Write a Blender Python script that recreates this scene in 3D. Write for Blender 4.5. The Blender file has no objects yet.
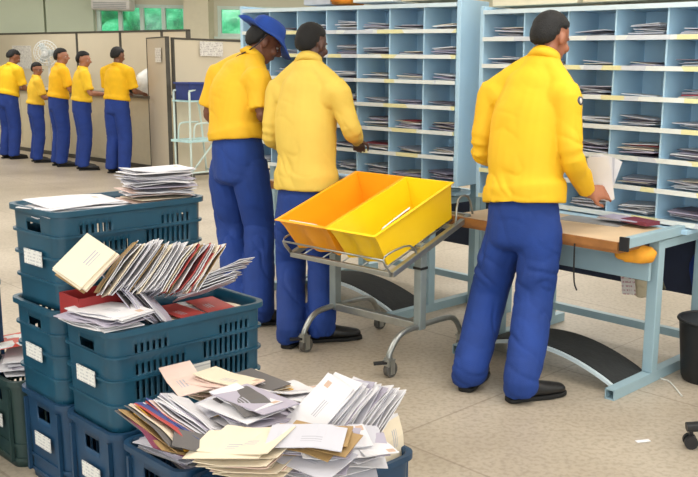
import bpy, bmesh, math, random
import numpy as np
from mathutils import Vector, Matrix, noise
random.seed(7)
V = Vector
PI = math.pi
C = bpy.context.scene.collection

# ------------------------------------------------------------------ camera
F, PX, PY, ROLL, HC = 900.0, 440.0, 238.5, 0.02, 1.45
pitch = math.atan((238.5-69.8)/900)
_fw = V((0, math.cos(pitch), -math.sin(pitch))); _up = V((0, math.sin(pitch), math.cos(pitch))); _r = V((1, 0, 0))
_R = _r*math.cos(ROLL)+_up*math.sin(ROLL); _U = -_r*math.sin(ROLL)+_up*math.cos(ROLL)
cam_d = bpy.data.cameras.new('camera'); cam = bpy.data.objects.new('camera', cam_d); C.objects.link(cam)
cam_d.sensor_width = 36; cam_d.lens = F*36/698; cam_d.shift_x = -(PX-349)/698
m = Matrix((_R, _U, -_fw)).transposed().to_4x4(); m.translation = V((0, 0, HC)); cam.matrix_world = m
cam_d.clip_start = .05
bpy.context.scene.camera = cam
def ray(x, y): return _fw+_R*((x-PX)/F)-_U*((y-PY)/F)
def atz(x, y, z=0.0):
    d = ray(x, y); t = (z-HC)/d.z; return V((d.x*t, d.y*t, z))
def atY(x, y, Y):
    d = ray(x, y); t = Y/d.y; return V((d.x*t, Y, HC+d.z*t))
def az(a): a = math.radians(a); return V((math.sin(a), math.cos(a), 0))

# ------------------------------------------------------------------ materials
def lin(c):
    return tuple(((x/255)/12.92 if x/255 <= .04045 else ((x/255+.055)/1.055)**2.4) for x in c)+(1,)
MATS = {}
def mat(name, col, rough=.6, metal=0, var=.08, scale=12, bump=0, bscale=60, col2=None, emit=0, trans=0, alpha=1, sheen=0):
    if name in MATS: return MATS[name]
    M = bpy.data.materials.new(name); M.use_nodes = True; nt = M.node_tree; n = nt.nodes; l = nt.links
    b = n['Principled BSDF']; c = lin(col)
    b.inputs['Roughness'].default_value = rough; b.inputs['Metallic'].default_value = metal
    tc = n.new('ShaderNodeTexCoord'); nz = n.new('ShaderNodeTexNoise'); nz.inputs['Scale'].default_value = scale; nz.inputs['Detail'].default_value = 4
    l.new(tc.outputs['Object'], nz.inputs['Vector'])
    r = n.new('ShaderNodeValToRGB'); l.new(nz.outputs['Fac'], r.inputs['Fac'])
    r.color_ramp.elements[0].position = .35; r.color_ramp.elements[1].position = .65
    c2 = lin(col2) if col2 else tuple(min(1, x*(1+var)) for x in c[:3])+(1,)
    r.color_ramp.elements[0].color = tuple(x*(1-var) for x in c[:3])+(1,) if not col2 else c
    r.color_ramp.elements[1].color = c2
    l.new(r.outputs['Color'], b.inputs['Base Color'])
    if bump:
        n2 = n.new('ShaderNodeTexNoise'); n2.inputs['Scale'].default_value = bscale; l.new(tc.outputs['Object'], n2.inputs['Vector'])
        bp = n.new('ShaderNodeBump'); bp.inputs['Strength'].default_value = bump; bp.inputs['Distance'].default_value = .01
        l.new(n2.outputs['Fac'], bp.inputs['Height']); l.new(bp.outputs['Normal'], b.inputs['Normal'])
    if emit:
        b.inputs['Emission Color'].default_value = c; b.inputs['Emission Strength'].default_value = emit
    if trans: b.inputs['Transmission Weight'].default_value = trans
    if alpha < 1: b.inputs['Alpha'].default_value = alpha
    if sheen: b.inputs['Sheen Weight'].default_value = sheen
    M['c'] = 1
    MATS[name] = M
    return M
def floor_mat():
    M = bpy.data.materials.new('terrazzo'); M.use_nodes = True; nt = M.node_tree; n = nt.nodes; l = nt.links; b = n['Principled BSDF']
    tc = n.new('ShaderNodeTexCoord'); mp = n.new('ShaderNodeMapping'); mp.inputs['Rotation'].default_value = (0, 0, math.radians(42)); l.new(tc.outputs['Object'], mp.inputs['Vector'])
    br = n.new('ShaderNodeTexBrick'); br.offset = 0; br.inputs['Scale'].default_value = 1; br.inputs['Brick Width'].default_value = 1.2; br.inputs['Row Height'].default_value = 1.2
    br.inputs['Mortar Size'].default_value = .006; br.inputs['Mortar Smooth'].default_value = .3
    br.inputs['Color1'].default_value = (1, 1, 1, 1); br.inputs['Color2'].default_value = (.96, .96, .95, 1); br.inputs['Mortar'].default_value = (.72, .7, .68, 1)
    l.new(mp.outputs['Vector'], br.inputs['Vector'])
    big = n.new('ShaderNodeTexNoise'); big.inputs['Scale'].default_value = 1.3; big.inputs['Detail'].default_value = 6; l.new(tc.outputs['Object'], big.inputs['Vector'])
    r1 = n.new('ShaderNodeValToRGB'); r1.color_ramp.elements[0].color = lin((162, 149, 131)); r1.color_ramp.elements[1].color = lin((188, 176, 159)); r1.color_ramp.elements[0].position = .3; r1.color_ramp.elements[1].position = .7
    l.new(big.outputs['Fac'], r1.inputs['Fac'])
    sp = n.new('ShaderNodeTexNoise'); sp.inputs['Scale'].default_value = 45; sp.inputs['Detail'].default_value = 5; l.new(tc.outputs['Object'], sp.inputs['Vector'])
    r2 = n.new('ShaderNodeValToRGB'); r2.color_ramp.elements[0].color = (.8, .79, .77, 1); r2.color_ramp.elements[1].color = (1.0, 1.0, 1.0, 1); r2.color_ramp.elements[0].position = .36; r2.color_ramp.elements[1].position = .55
    l.new(sp.outputs['Fac'], r2.inputs['Fac'])
    m1 = n.new('ShaderNodeMixRGB'); m1.blend_type = 'MULTIPLY'; m1.inputs['Fac'].default_value = 1; l.new(r1.outputs['Color'], m1.inputs['Color1']); l.new(r2.outputs['Color'], m1.inputs['Color2'])
    m2 = n.new('ShaderNodeMixRGB'); m2.blend_type = 'MULTIPLY'; m2.inputs['Fac'].default_value = 1; l.new(m1.outputs['Color'], m2.inputs['Color1']); l.new(br.outputs['Color'], m2.inputs['Color2'])
    l.new(m2.outputs['Color'], b.inputs['Base Color']); b.inputs['Roughness'].default_value = .42
    return M
def print_mat(name, base, ink, sx=30, sy=60, thr=.5, rough=.6):
    """paper with faint rows of small unreadable print"""
    M = bpy.data.materials.new(name); M.use_nodes = True; nt = M.node_tree; n = nt.nodes; l = nt.links; b = n['Principled BSDF']
    tc = n.new('ShaderNodeTexCoord'); wv = n.new('ShaderNodeTexWave'); wv.bands_direction = 'Z'; wv.inputs['Scale'].default_value = sy*.25; l.new(tc.outputs['Object'], wv.inputs['Vector'])
    mp = n.new('ShaderNodeMapping'); mp.inputs['Scale'].default_value = (sx*1.6, sx*.01, sy*.35); l.new(tc.outputs['Object'], mp.inputs['Vector'])
    v = n.new('ShaderNodeTexNoise'); v.inputs['Scale'].default_value = 1; l.new(mp.outputs['Vector'], v.inputs['Vector'])
    a = n.new('ShaderNodeMath'); a.operation = 'GREATER_THAN'; a.inputs[1].default_value = .6; l.new(wv.outputs['Fac'], a.inputs[0])
    c = n.new('ShaderNodeMath'); c.operation = 'GREATER_THAN'; c.inputs[1].default_value = .5; l.new(v.outputs['Fac'], c.inputs[0])
    m_ = n.new('ShaderNodeMath'); m_.operation = 'MULTIPLY'; l.new(a.outputs[0], m_.inputs[0]); l.new(c.outputs[0], m_.inputs[1])
    r = n.new('ShaderNodeMixRGB'); l.new(m_.outputs[0], r.inputs['Fac']); r.inputs['Color1'].default_value = lin(base); r.inputs['Color2'].default_value = lin(ink)
    l.new(r.outputs['Color'], b.inputs['Base Color']); b.inputs['Roughness'].default_value = rough
    return M
def strip_mat():
    """white shelf-edge strip with pale yellow sections and dark clip marks"""
    M = bpy.data.materials.new('label_strip'); M.use_nodes = True; nt = M.node_tree; n = nt.nodes; l = nt.links; b = n['Principled BSDF']
    tc = n.new('ShaderNodeTexCoord'); mp = n.new('ShaderNodeMapping'); mp.inputs['Scale'].default_value = (7, .01, 3); l.new(tc.outputs['Object'], mp.inputs['Vector'])
    v = n.new('ShaderNodeTexVoronoi'); v.inputs['Scale'].default_value = 1; l.new(mp.outputs['Vector'], v.inputs['Vector'])
    r = n.new('ShaderNodeValToRGB'); r.color_ramp.interpolation = 'CONSTANT'; l.new(v.outputs['Color'], r.inputs['Fac'])
    r.color_ramp.elements[0].color = lin((226, 220, 168)); r.color_ramp.elements[1].color = lin((222, 226, 222)); r.color_ramp.elements[1].position = .33
    e = r.color_ramp.elements.new(.75); e.color = lin((204, 208, 214))
    l.new(r.outputs['Color'], b.inputs['Base Color']); b.inputs['Roughness'].default_value = .5
    return M
def foliage_mat():
    M = bpy.data.materials.new('green_view'); M.use_nodes = True; nt = M.node_tree; n = nt.nodes; l = nt.links; b = n['Principled BSDF']
    tc = n.new('ShaderNodeTexCoord'); z = n.new('ShaderNodeTexNoise'); z.inputs['Scale'].default_value = 2.2; z.inputs['Detail'].default_value = 9; z.inputs['Roughness'].default_value = .7; l.new(tc.outputs['Object'], z.inputs['Vector'])
    r = n.new('ShaderNodeValToRGB'); l.new(z.outputs['Fac'], r.inputs['Fac'])
    r.color_ramp.elements[0].color = lin((40, 130, 96)); r.color_ramp.elements[0].position = .38
    r.color_ramp.elements[1].color = lin((170, 245, 205)); r.color_ramp.elements[1].position = .66
    e = r.color_ramp.elements.new(.5); e.color = lin((80, 196, 140))
    l.new(r.outputs['Color'], b.inputs['Base Color']); b.inputs['Roughness'].default_value = .8
    return M

# ------------------------------------------------------------------ mesh builder
class MB:
    def __init__(s): s.v = []; s.f = []
    def add(s, vs, fs):
        o = len(s.v); s.v += [V(p) for p in vs]; s.f += [tuple(i+o for i in f) for f in fs]; return s
    def box(s, c, d, M=None):
        x, y, z = d[0]/2, d[1]/2, d[2]/2; c = V(c)
        vs = [V((a*x, b*y, e*z)) for e in (-1, 1) for a, b in ((-1, -1), (1, -1), (1, 1), (-1, 1))]
        if M: vs = [M @ p for p in vs]
        return s.add([c+p for p in vs], [(3, 2, 1, 0), (4, 5, 6, 7), (0, 1, 5, 4), (1, 2, 6, 5), (2, 3, 7, 6), (3, 0, 4, 7)])
    def beam(s, p, q, w, h, up=V((0, 0, 1))):
        p, q = V(p), V(q); t = (q-p).normalized(); a = t.cross(up)
        if a.length < 1e-4: a = t.cross(V((1, 0, 0)))
        a.normalize(); b = a.cross(t).normalized()
        vs = [o+a*(i*w/2)+b*(j*h/2) for o in (p, q) for i, j in ((-1, -1), (1, -1), (1, 1), (-1, 1))]
        return s.add(vs, [(0, 1, 2, 3), (7, 6, 5, 4), (0, 4, 5, 1), (1, 5, 6, 2), (2, 6, 7, 3), (3, 7, 4, 0)])
    def loft(s, pts, rad, ref=None, n=14, sub=1, power=2.0):
        """closed tube; rad: list of (a,b); ref: lateral direction or list"""
        pts = [V(p) for p in pts]; rad = [(r, r) if not isinstance(r, (tuple, list)) else r for r in rad]
        refs = ref if isinstance(ref, list) else [ref or V((1, 0, .001))]*len(pts)
        if sub > 1:
            P, Rr, Q = [], [], []
            for i in range(len(pts)-1):
                p0, p1, p2, p3 = pts[max(i-1, 0)], pts[i], pts[i+1], pts[min(i+2, len(pts)-1)]
                for k in range(sub):
                    t = k/sub
                    P.append(.5*((2*p1)+(p2-p0)*t+(2*p0-5*p1+4*p2-p3)*t*t+(3*p1-p0-3*p2+p3)*t**3))
                    u = t*t*(3-2*t)
                    Rr.append(tuple(rad[i][j]*(1-u)+rad[i+1][j]*u for j in (0, 1))); Q.append(refs[i].lerp(refs[i+1], t))
            P.append(pts[-1]); Rr.append(rad[-1]); Q.append(refs[-1]); pts, rad, refs = P, Rr, Q
        vs = []
        for i, p in enumerate(pts):
            t = (pts[min(i+1, len(pts)-1)]-pts[max(i-1, 0)]).normalized()
            a = refs[i]-t*refs[i].dot(t)
            if a.length < 1e-3: a = V((0, 1, 0))-t*t.y
            a.normalize(); b = t.cross(a)
            for k in range(n):
                th = 2*PI*k/n; c, d = math.cos(th), math.sin(th)
                e = 2/power
                vs.append(p+a*(rad[i][0]*math.copysign(abs(c)**e, c))+b*(rad[i][1]*math.copysign(abs(d)**e, d)))
        fs = [(i*n+k, i*n+(k+1) % n, (i+1)*n+(k+1) % n, (i+1)*n+k) for i in range(len(pts)-1) for k in range(n)]
        fs.append(tuple(range(n-1, -1, -1))); L = len(pts)-1; fs.append(tuple(L*n+k for k in range(n)))
        return s.add(vs, fs)
    def ell(s, c, r, M=None, nu=16, nv=10):
        c = V(c); vs = [V((0, 0, -1))]
        for i in range(1, nv):
            ph = -PI/2+PI*i/nv
            for k in range(nu): vs.append(V((math.cos(ph)*math.cos(2*PI*k/nu), math.cos(ph)*math.sin(2*PI*k/nu), math.sin(ph))))
        vs.append(V((0, 0, 1)))
        vs = [V((p.x*r[0], p.y*r[1], p.z*r[2])) for p in vs]
        if M: vs = [M @ p for p in vs]
        fs = [(0, 1+(k+1) % nu, 1+k) for k in range(nu)]
        for i in range(nv-2):
            for k in range(nu): fs.append((1+i*nu+k, 1+i*nu+(k+1) % nu, 1+(i+1)*nu+(k+1) % nu, 1+(i+1)*nu+k))
        L = len(vs)-1; fs += [(L, 1+(nv-2)*nu+k, 1+(nv-2)*nu+(k+1) % nu) for k in range(nu)]
        return s.add([c+p for p in vs], fs)
    def tube(s, pts, r, n=10, sub=4): return s.loft(pts, [r]*len(pts), V((.3, .2, .93)), n, sub)
    def mesh(s, name):
        me = bpy.data.meshes.new(name); me.from_pydata([tuple(p) for p in s.v], [], s.f); me.update()
        bm = bmesh.new(); bm.from_mesh(me); bmesh.ops.recalc_face_normals(bm, faces=bm.faces); bm.to_mesh(me); bm.free()
        return me
    def build(s, name, m, parent=None, smooth=False, bevel=0, loc=None, rotz=0):
        me = s.mesh(name); me.materials.append(m)
        o = bpy.data.objects.new(name, me); C.objects.link(o)
        if parent: o.parent = parent
        if loc is not None: o.location = loc
        if rotz: o.rotation_euler.z = rotz
        if smooth:
            for p in me.polygons: p.use_smooth = True
            if smooth == 'auto': me.set_sharp_from_angle(angle=math.radians(40))
        if bevel:
            b = o.modifiers.new('bevel', 'BEVEL'); b.width = bevel; b.segments = 2; b.limit_method = 'ANGLE'
        return o
def tag(o, label=None, cat=None, group=None, kind=None):
    if label: o['label'] = label
    if cat: o['category'] = cat
    if group: o['group'] = group
    if kind: o['kind'] = kind
    return o
def empty(name, loc, rz, label, cat, group=None):
    o = bpy.data.objects.new(name, None); C.objects.link(o); o.location = loc; o.rotation_euler.z = rz; o.empty_display_size = .1
    return tag(o, label, cat, group)
def copy_tree(o, parent=None):
    c = o.copy(); C.objects.link(c)
    if parent: c.parent = parent
    for ch in list(o.children): copy_tree(ch, c)
    return c
def struct(mb, name, m, **k): return tag(mb.build(name, m, **k), kind='structure')
def sculpt(mb, name, m, parent, voxel=.008, smooth=4, wrinkle=None, fac=.5):
    """join overlapping closed volumes into one continuous skin and shape its folds"""
    me = mb.mesh(name+'_raw'); o = bpy.data.objects.new(name+'_raw', me); C.objects.link(o)
    r = o.modifiers.new('r', 'REMESH'); r.mode = 'VOXEL'; r.voxel_size = voxel
    s = o.modifiers.new('s', 'SMOOTH'); s.factor = fac; s.iterations = smooth
    dg = bpy.context.evaluated_depsgraph_get(); dg.update()
    new = bpy.data.meshes.new_from_object(o.evaluated_get(dg)); bpy.data.objects.remove(o); bpy.data.meshes.remove(me)
    new.name = name
    if wrinkle:
        nr = [v.normal.copy() for v in new.vertices]
        for v, n in zip(new.vertices, nr): v.co += n*wrinkle(v.co, n)
    new.materials.clear(); new.materials.append(m)
    for p in new.polygons: p.use_smooth = True
    ob = bpy.data.objects.new(name, new); C.objects.link(ob)
    if parent: ob.parent = parent
    return ob

# ------------------------------------------------------------------ palette
teal = mat('crate_teal', (16, 68, 90), .42, var=.14, scale=7)
navy = mat('crate_navy', (24, 60, 90), .45, var=.12, scale=7)
dkgreen = mat('crate_green', (34, 56, 54), .5, var=.12, scale=7)
label_m = print_mat('crate_label', (214, 213, 208), (180, 180, 182), 90, 110, .3)
rackblue = mat('rack_blue', (176, 209, 230), .45, var=.03, scale=3)
rackedge = mat('rack_edge', (205, 220, 226), .4, var=.03, scale=5)
strip = strip_mat()
steel = mat('painted_steel', (150, 176, 186), .4, var=.04, scale=5)
chrome = mat('brushed_metal', (158, 160, 156), .33, metal=.75, var=.08, scale=20)
wood = mat('table_wood', (206, 180, 146), .5, var=.07, scale=6)
woodedge = mat('wood_edge', (150, 98, 48), .55, var=.15, scale=14)
black = mat('black_plastic', (26, 26, 28), .5, var=.1)
rubber = mat('black_rubber', (38, 40, 40), .85, var=.12, scale=30, bump=.3)
greyrub = mat('grey_wheel', (88, 86, 82), .6, var=.2, scale=30)
orange = mat('bin_orange', (250, 166, 24), .35, var=.04, scale=5)
yellow = mat('bin_yellow', (255, 206, 24), .35, var=.03, scale=5)
paper = mat('paper_white', (228, 226, 228), .6, var=.03, scale=9)

# ------------------------------------------------------------------ room
fl = MB().box((0, 10, -.05), (24, 32, .1)); struct(fl, 'floor', floor_mat())
wallm = mat('wall_paint', (206, 204, 184), .8, var=.02, scale=1)
wallg = mat('wall_board', (200, 208, 186), .7, var=.03, scale=1)
WY = 17.0
def bw(x, y): return atY(x, y, WY)
# back wall with two window openings
w1 = (bw(96, 9), bw(187, 36)); w2 = (bw(217, 4), bw(292, 38))
H = 3.4
xs = [-12, w1[0].x, w1[1].x, w2[0].x, w2[1].x, 12]; zs = [0, min(w1[1].z, w2[1].z), w1[0].z+.1, H]
b = MB()
for i in (0, 2, 4): b.box(((xs[i]+xs[i+1])/2, WY+.1, H/2), (xs[i+1]-xs[i], .2, H))
for i in (1, 3):
    b.box(((xs[i]+xs[i+1])/2, WY+.1, zs[1]/2), (xs[i+1]-xs[i], .2, zs[1]))
    b.box(((xs[i]+xs[i+1])/2, WY+.1, (zs[2]+H)/2), (xs[i+1]-xs[i], .2, H-zs[2]))
struct(b, 'wall_back', wallm)
struct(MB().box((-12, 8, H/2), (.2, 20, H)), 'wall_left', wallm)
struct(MB().box((12, 8, H/2), (.2, 20, H)), 'wall_right', wallm)
fw_ = MB().box((0, -5.9, .5), (24, .2, 1.0)).box((0, -5.9, 3.1), (24, .2, .6))  # unseen wall behind the camera, opening added for the fill light
for x_ in (-9, 9): fw_.box((x_, -5.9, 1.9), (6, .2, 1.8))
struct(fw_, 'wall_front', wallm)
dl = bpy.data.lights.new('front_fill', 'AREA'); dl.shape = 'RECTANGLE'; dl.size = 12; dl.size_y = 1.8; dl.energy = 190; dl.color = (.93, .97, 1)  # added fill light behind the camera, brightens the rack interiors from the front
do = bpy.data.objects.new('front_fill', dl); C.objects.link(do); do.location = (0, -5.95, 1.9); do.rotation_euler = (math.radians(90), 0, 0)
struct(MB().box((0, 6, H+.05), (24, 23.6, .1)), 'ceiling', mat('ceiling_white', (228, 228, 222), .8, var=.01))
wf = mat('window_frame', (206, 222, 214), .5, var=.02)
glass = mat('window_glass', (215, 240, 228), .05, trans=1, var=0)
wn = MB()
for x_ in (-6, -3, 0, 3, 6): wn.box((x_, -5.9, 1.9), (.07, .08, 1.8))
for z_ in (1.03, 2.77): wn.box((0, -5.9, z_), (12, .07, .06))
struct(wn, 'window_3', wf)  # unseen frame added around the fill light's opening
for k, (i, nm) in enumerate(((1, 4), (3, 3))):
    x0, x1, z0, z1 = xs[i], xs[i+1], zs[1], zs[2]
    wn = MB()
    for z in (z0+.03, z1-.03): wn.box(((x0+x1)/2, WY+.05, z), (x1-x0, .08, .06))
    for j in range(nm+1):
        wn.box((x0+.03+(x1-x0-.06)*j/nm, WY+.05, (z0+z1)/2), (.07, .07, z1-z0-.12))
    o = struct(wn, 'window_%d' % (k+1), wf)
    MB().box(((x0+x1)/2, WY+.07, (z0+z1)/2), (x1-x0-.08, .008, z1-z0-.08)).build('window_pane', glass, o)
    MB().box(((x0+x1)/2, WY-.03, z0-.02), (x1-x0+.1, .12, .04)).build('window_sill', wf, o)
# pillar between the windows, wall board with a seam at left
p = bw(190, 20); q = bw(214, 20)
struct(MB().box(((p.x+q.x)/2, WY-.2, H/2), (q.x-p.x, .4, H)), 'wall_pillar', mat('pillar_paint', (214, 206, 182), .8, var=.02))
lb = MB(); p0 = bw(-120, 20).x; p1 = bw(48, 20).x; p2 = bw(96, 20).x
lb.box(((p0+p1)/2-.015, WY-.05, H/2), (p1-p0-.03, .1, H)); lb.box(((p1+p2)/2, WY-.05, H/2), (p2-p1-.02, .1, H))
struct(lb, 'wall_board', wallg)
# trees outside: a leafy bank behind the windows
g = MB(); nx, nz = 60, 24
for i in range(nx):
    for j in range(nz):
        x = -9+10*i/(nx-1); z = -.5+5*j/(nz-1)
        g.v.append(V((x, 19.6+.8*noise.noise(V((x*1.2, z*1.2, 0)))+.25*noise.noise(V((x*5, z*5, 3)))+.35*z*.5, z)))
g.f = [(i*nz+j, (i+1)*nz+j, (i+1)*nz+j+1, i*nz+j+1) for i in range(nx-1) for j in range(nz-1)]
hb = g.build('hedge', foliage_mat(), smooth=True); so = hb.modifiers.new('s', 'SOLIDIFY'); so.thickness = .3
tag(hb, 'bright green foliage seen through the back windows', 'hedge', kind='stuff')
struct(MB().box((0, 22, -.06), (24, 9.4, .1)), 'ground', mat('outside_ground', (120, 130, 100), .9))
# air conditioner
a = bw(98, 3); c = bw(137, 12)
ac = empty('air_conditioner', (0, 0, 0), 0, 'white wall air conditioner above the left window', 'air conditioner')
acm = mat('appliance_white', (222, 218, 214), .45, var=.02)
cx, cz = (a.x+c.x)/2, c.z+.18
MB().box((cx, WY-.22, cz), (c.x-a.x, .34, .36)).build('casing', acm, ac, bevel=.05)
vv = MB()
for i in range(4): vv.box((cx, WY-.4, cz-.14+.03*i), (c.x-a.x-.12, .02, .012))
vv.build('air_vent', mat('vent_grey', (170, 170, 168), .5), ac)
# ceiling lamps
lampm = mat('lamp_diffuser', (255, 250, 238), .5, var=0, emit=5)
lampb = mat('lamp_body', (235, 235, 232), .5, var=.01)
LP = [(x, y) for y in (-2.5, 1.0, 4.5, 8.0, 11.5, 15) for x in (-7.5, -3.2, 1.2, 5.6)]
l0 = None
for x, y in LP:
    if l0 is None:
        l0 = empty('ceiling_lamp', (x, y, H), 0, 'long white fluorescent ceiling lamp', 'ceiling lamp', 'fluorescent lamps in rows on the ceiling')
        MB().box((0, 0, -.03), (1.5, .34, .06)).build('lamp_housing', lampb, l0)
        MB().box((0, 0, -.07), (1.42, .26, .03)).build('lamp_diffuser', lampm, l0)
        o = l0
    else: o = copy_tree(l0)
    o.location = (x, y, H)
for x in (-7.5, -3, 1.5, 6):
    for y in (-2, 3, 8, 13):
        ld = bpy.data.lights.new('ceiling_light', 'AREA'); ld.shape = 'RECTANGLE'; ld.size = 2.6; ld.size_y = 2.6; ld.energy = 80; ld.color = (1, .985, .955)
        lo = bpy.data.objects.new('ceiling_light', ld); C.objects.link(lo); lo.location = (x, y, H-.12)
W = bpy.data.worlds.new('World'); bpy.context.scene.world = W; W.use_nodes = True
W.node_tree.nodes['Background'].inputs['Color'].default_value = (.85, .95, 1, 1); W.node_tree.nodes['Background'].inputs['Strength'].default_value = 2.6

# ------------------------------------------------------------------ partitions and counter at the back
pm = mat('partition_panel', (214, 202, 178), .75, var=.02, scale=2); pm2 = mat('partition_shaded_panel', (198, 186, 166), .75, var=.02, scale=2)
pf = mat('partition_frame', (74, 70, 62), .5); cm = mat('counter_panel', (208, 196, 168), .7, var=.02)
ctop = mat('counter_top', (92, 88, 80), .5)
def panel(name, p, q, z0, z1, th, m, label, cat, group=None, frame=.03):
    p, q = V(p), V(q); d = (q-p); L = d.length; d.normalize()
    o = empty(name, ((p.x+q.x)/2, (p.y+q.y)/2, 0), math.atan2(d.y, d.x), label, cat, group)
    MB().box((0, 0, (z0+z1)/2), (L-.02, th, z1-z0-.02)).build('board', m, o)
    f = MB()
    for s in (-1, 1): f.box((s*(L/2-frame/2), 0, (z0+z1)/2), (frame, th+.012, z1-z0))
    for z in (z1-frame/2, z0+frame/2): f.box((0, 0, z), (L, th+.012, frame))
    f.build('frame', pf, o)
    return o
U0 = atz(154, 170); U1 = atz(172, 177)
cu = (V((-4.1, 12.42, 0))-V((-6.9, 14.72, 0))).normalized(); cn = V((cu.y, -cu.x, 0))   # along the counter / towards the men is +? 
if cn.y > 0: cn = -cn
c0 = U0.copy()                                    # counter's right end
cr = empty('counter', (0, 0, 0), 0, 'long beige panelled counter the far workers stand at', 'counter')
cb = MB(); a = 0
for k in range(6):
    p = c0-cu*(k*.95); q = c0-cu*(k*.95+.93)
    mid = (p+q)/2-cn*.3; Mr = Matrix.Rotation(math.atan2(cu.y, cu.x), 3, 'Z')
    MB().box((mid.x, mid.y, .5), (.935, .58, .98), Mr).build('front_panel', cm, cr)
p = c0+cu*.0-cn*.3; q = c0-cu*5.7-cn*.3
MB().beam((p.x, p.y, 1.0), (q.x, q.y, 1.0), .66, .035).build('counter_top', ctop, cr)
MB().beam((p.x, p.y, .03), (q.x, q.y, .03), .61, .06).build('plinth', pf, cr)
# panels behind the counter
e0 = c0-cn*.64+cu*.0
xs_ = [0, .62, 1.72, 3.0, 5.9]
labs = ['beige partition panel behind counter next to the tall end panel', 'beige partition panel behind the two profile-faced workers',
        'beige partition panel carrying a white sheet of paper', 'beige partition panel at far left edge of the view']
for k in range(4):
    panel('partition_panel', e0-cu*xs_[k], e0-cu*xs_[k+1], 0, 1.94, .05, pm, labs[k], 'partition')
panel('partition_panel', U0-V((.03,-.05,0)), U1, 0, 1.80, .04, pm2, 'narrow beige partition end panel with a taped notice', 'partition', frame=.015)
v2 = (atz(215, 173.8)-U1).normalized()
panel('partition_panel', U1+v2*.06, U1+v2*2.6, 0, 1.79, .04, pm, 'wide beige partition panel behind the white trolley', 'partition', frame=.025)
nt_m = print_mat('notice_print', (226, 222, 214), (170, 160, 158), 30, 60, .3)
def sheet(name, a, b_, Y, label, cat, m=None, th=.004):
    p, q = atY(a[0], a[1], Y), atY(b_[0], b_[1], Y)
    o = MB().box((0, 0, 0), (abs(q.x-p.x), th, abs(q.z-p.z))).build(name, m or nt_m)
    o.location = ((p+q)/2); return tag(o, label, cat)
en = (U1-U0).normalized(); nn = V((en.y, -en.x, 0)); nn = nn if nn.y < 0 else -nn
def on_panel(P0, dirv, px, py0, py1, wpx, off, name, label, cat, m=None):
    """paper taped on a vertical panel through P0 along dirv"""
    nv = V((dirv.y, -dirv.x, 0)); nv = nv if nv.y < 0 else -nv
    d = ray(px, (py0+py1)/2); P = P0+nv*off
    t = (P-V((0, 0, HC))).dot(nv)/V(d).dot(nv); c = V((0, 0, HC))+d*t
    sc = F/c.y; h = (py1-py0)/sc; w = wpx/sc/max(.3, abs(dirv.x))
    o = MB().box((0, 0, 0), (w, .004, h)).build(name, m or nt_m, loc=c, rotz=math.atan2(dirv.y, dirv.x))
    return tag(o, label, cat)
on_panel(U0, en, 158, 48, 62, 11, .04, 'notice_sheet', 'small printed notice taped on narrow partition end panel', 'notice')
on_panel(U1, v2, 211.5, 42, 56, 18, .04, 'poster', 'white printed poster on the wide partition behind the hatted worker', 'poster')
on_panel(e0, cu, 22, 46, 68, 30, .03, 'paper_sheet', 'large white sheet of paper on the far left partition', 'paper')

# ------------------------------------------------------------------ white tubular trolley with blue crate
wt = mat('white_tube', (206, 222, 216), .35, var=.03)
B0 = atz(192, 181); bx = (atz(219, 178)-B0); bx.z = 0; Lb = .42; bx.normalize(); by = V((-bx.y, bx.x, 0))
tr = empty('folding_trolley', B0, math.atan2(bx.y, bx.x), 'white tubular step trolley with shelves against the partition', 'trolley')
fr = MB()
for y in (0, .3):
    fr.tube([(0, y, .05), (.0, y, 1.0), (.03, y, 1.13), (.3, y, 1.13), (.36, y, 1.05), (.42, y, .8), (.5, y, .06)], .014, 8, 3)
    fr.tube([(.05, y, .5), (.07, y, .68), (.15, y, .72), (.38, y, .72)], .012, 8, 3)
for z, x in ((.1, 0), (.1, .48), (1.0, 0)): fr.beam((x, 0, z), (x, .3, z), .02, .02)
fr.beam((0, 0, .1), (.48, 0, .1), .02, .02); fr.beam((.0, 0, .1), (.4, 0, .5), .018, .018)
fr.build('tubular_frame', wt, tr, smooth=True)
MB().box((.2, .15, .5), (.5, .34, .03)).build('shelf', mat('pale_shelf', (184, 220, 222), .5), tr)
MB().box((.16, .15, 1.0), (.36, .32, .02)).build('shelf', mat('pale_shelf', (184, 220, 222), .5), tr)
blueb = mat('blue_box', (40, 58, 122), .45)
for x in (0, .49): MB().loft([(x, -.012, .045), (x, .012, .045)], [.045, .045], V((1, 0, 0)), 14).build('wheel', greyrub, tr)
cb = empty('plastic_box', B0+V((0, 0, 1.012)), math.atan2(bx.y, bx.x)-.12, 'blue plastic box resting on top shelf of the white trolley', 'box')
bb = MB().box((.19, .15, .01), (.38, .3, .02))
for s in (-1, 1): bb.box((.19+s*.185, .15, .11), (.014, .3, .2)); bb.box((.19, .15+s*.145, .11), (.38, .014, .2))
bb.build('box_walls', blueb, cb)
bb = MB()
for s in (-1, 1): bb.box((.19+s*.2, .15, .21), (.03, .34, .02)); bb.box((.19, .15+s*.16, .21), (.42, .03, .02))
bb.build('box_rim', mat('blue_rim', (52, 70, 140), .4), cb)

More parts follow.
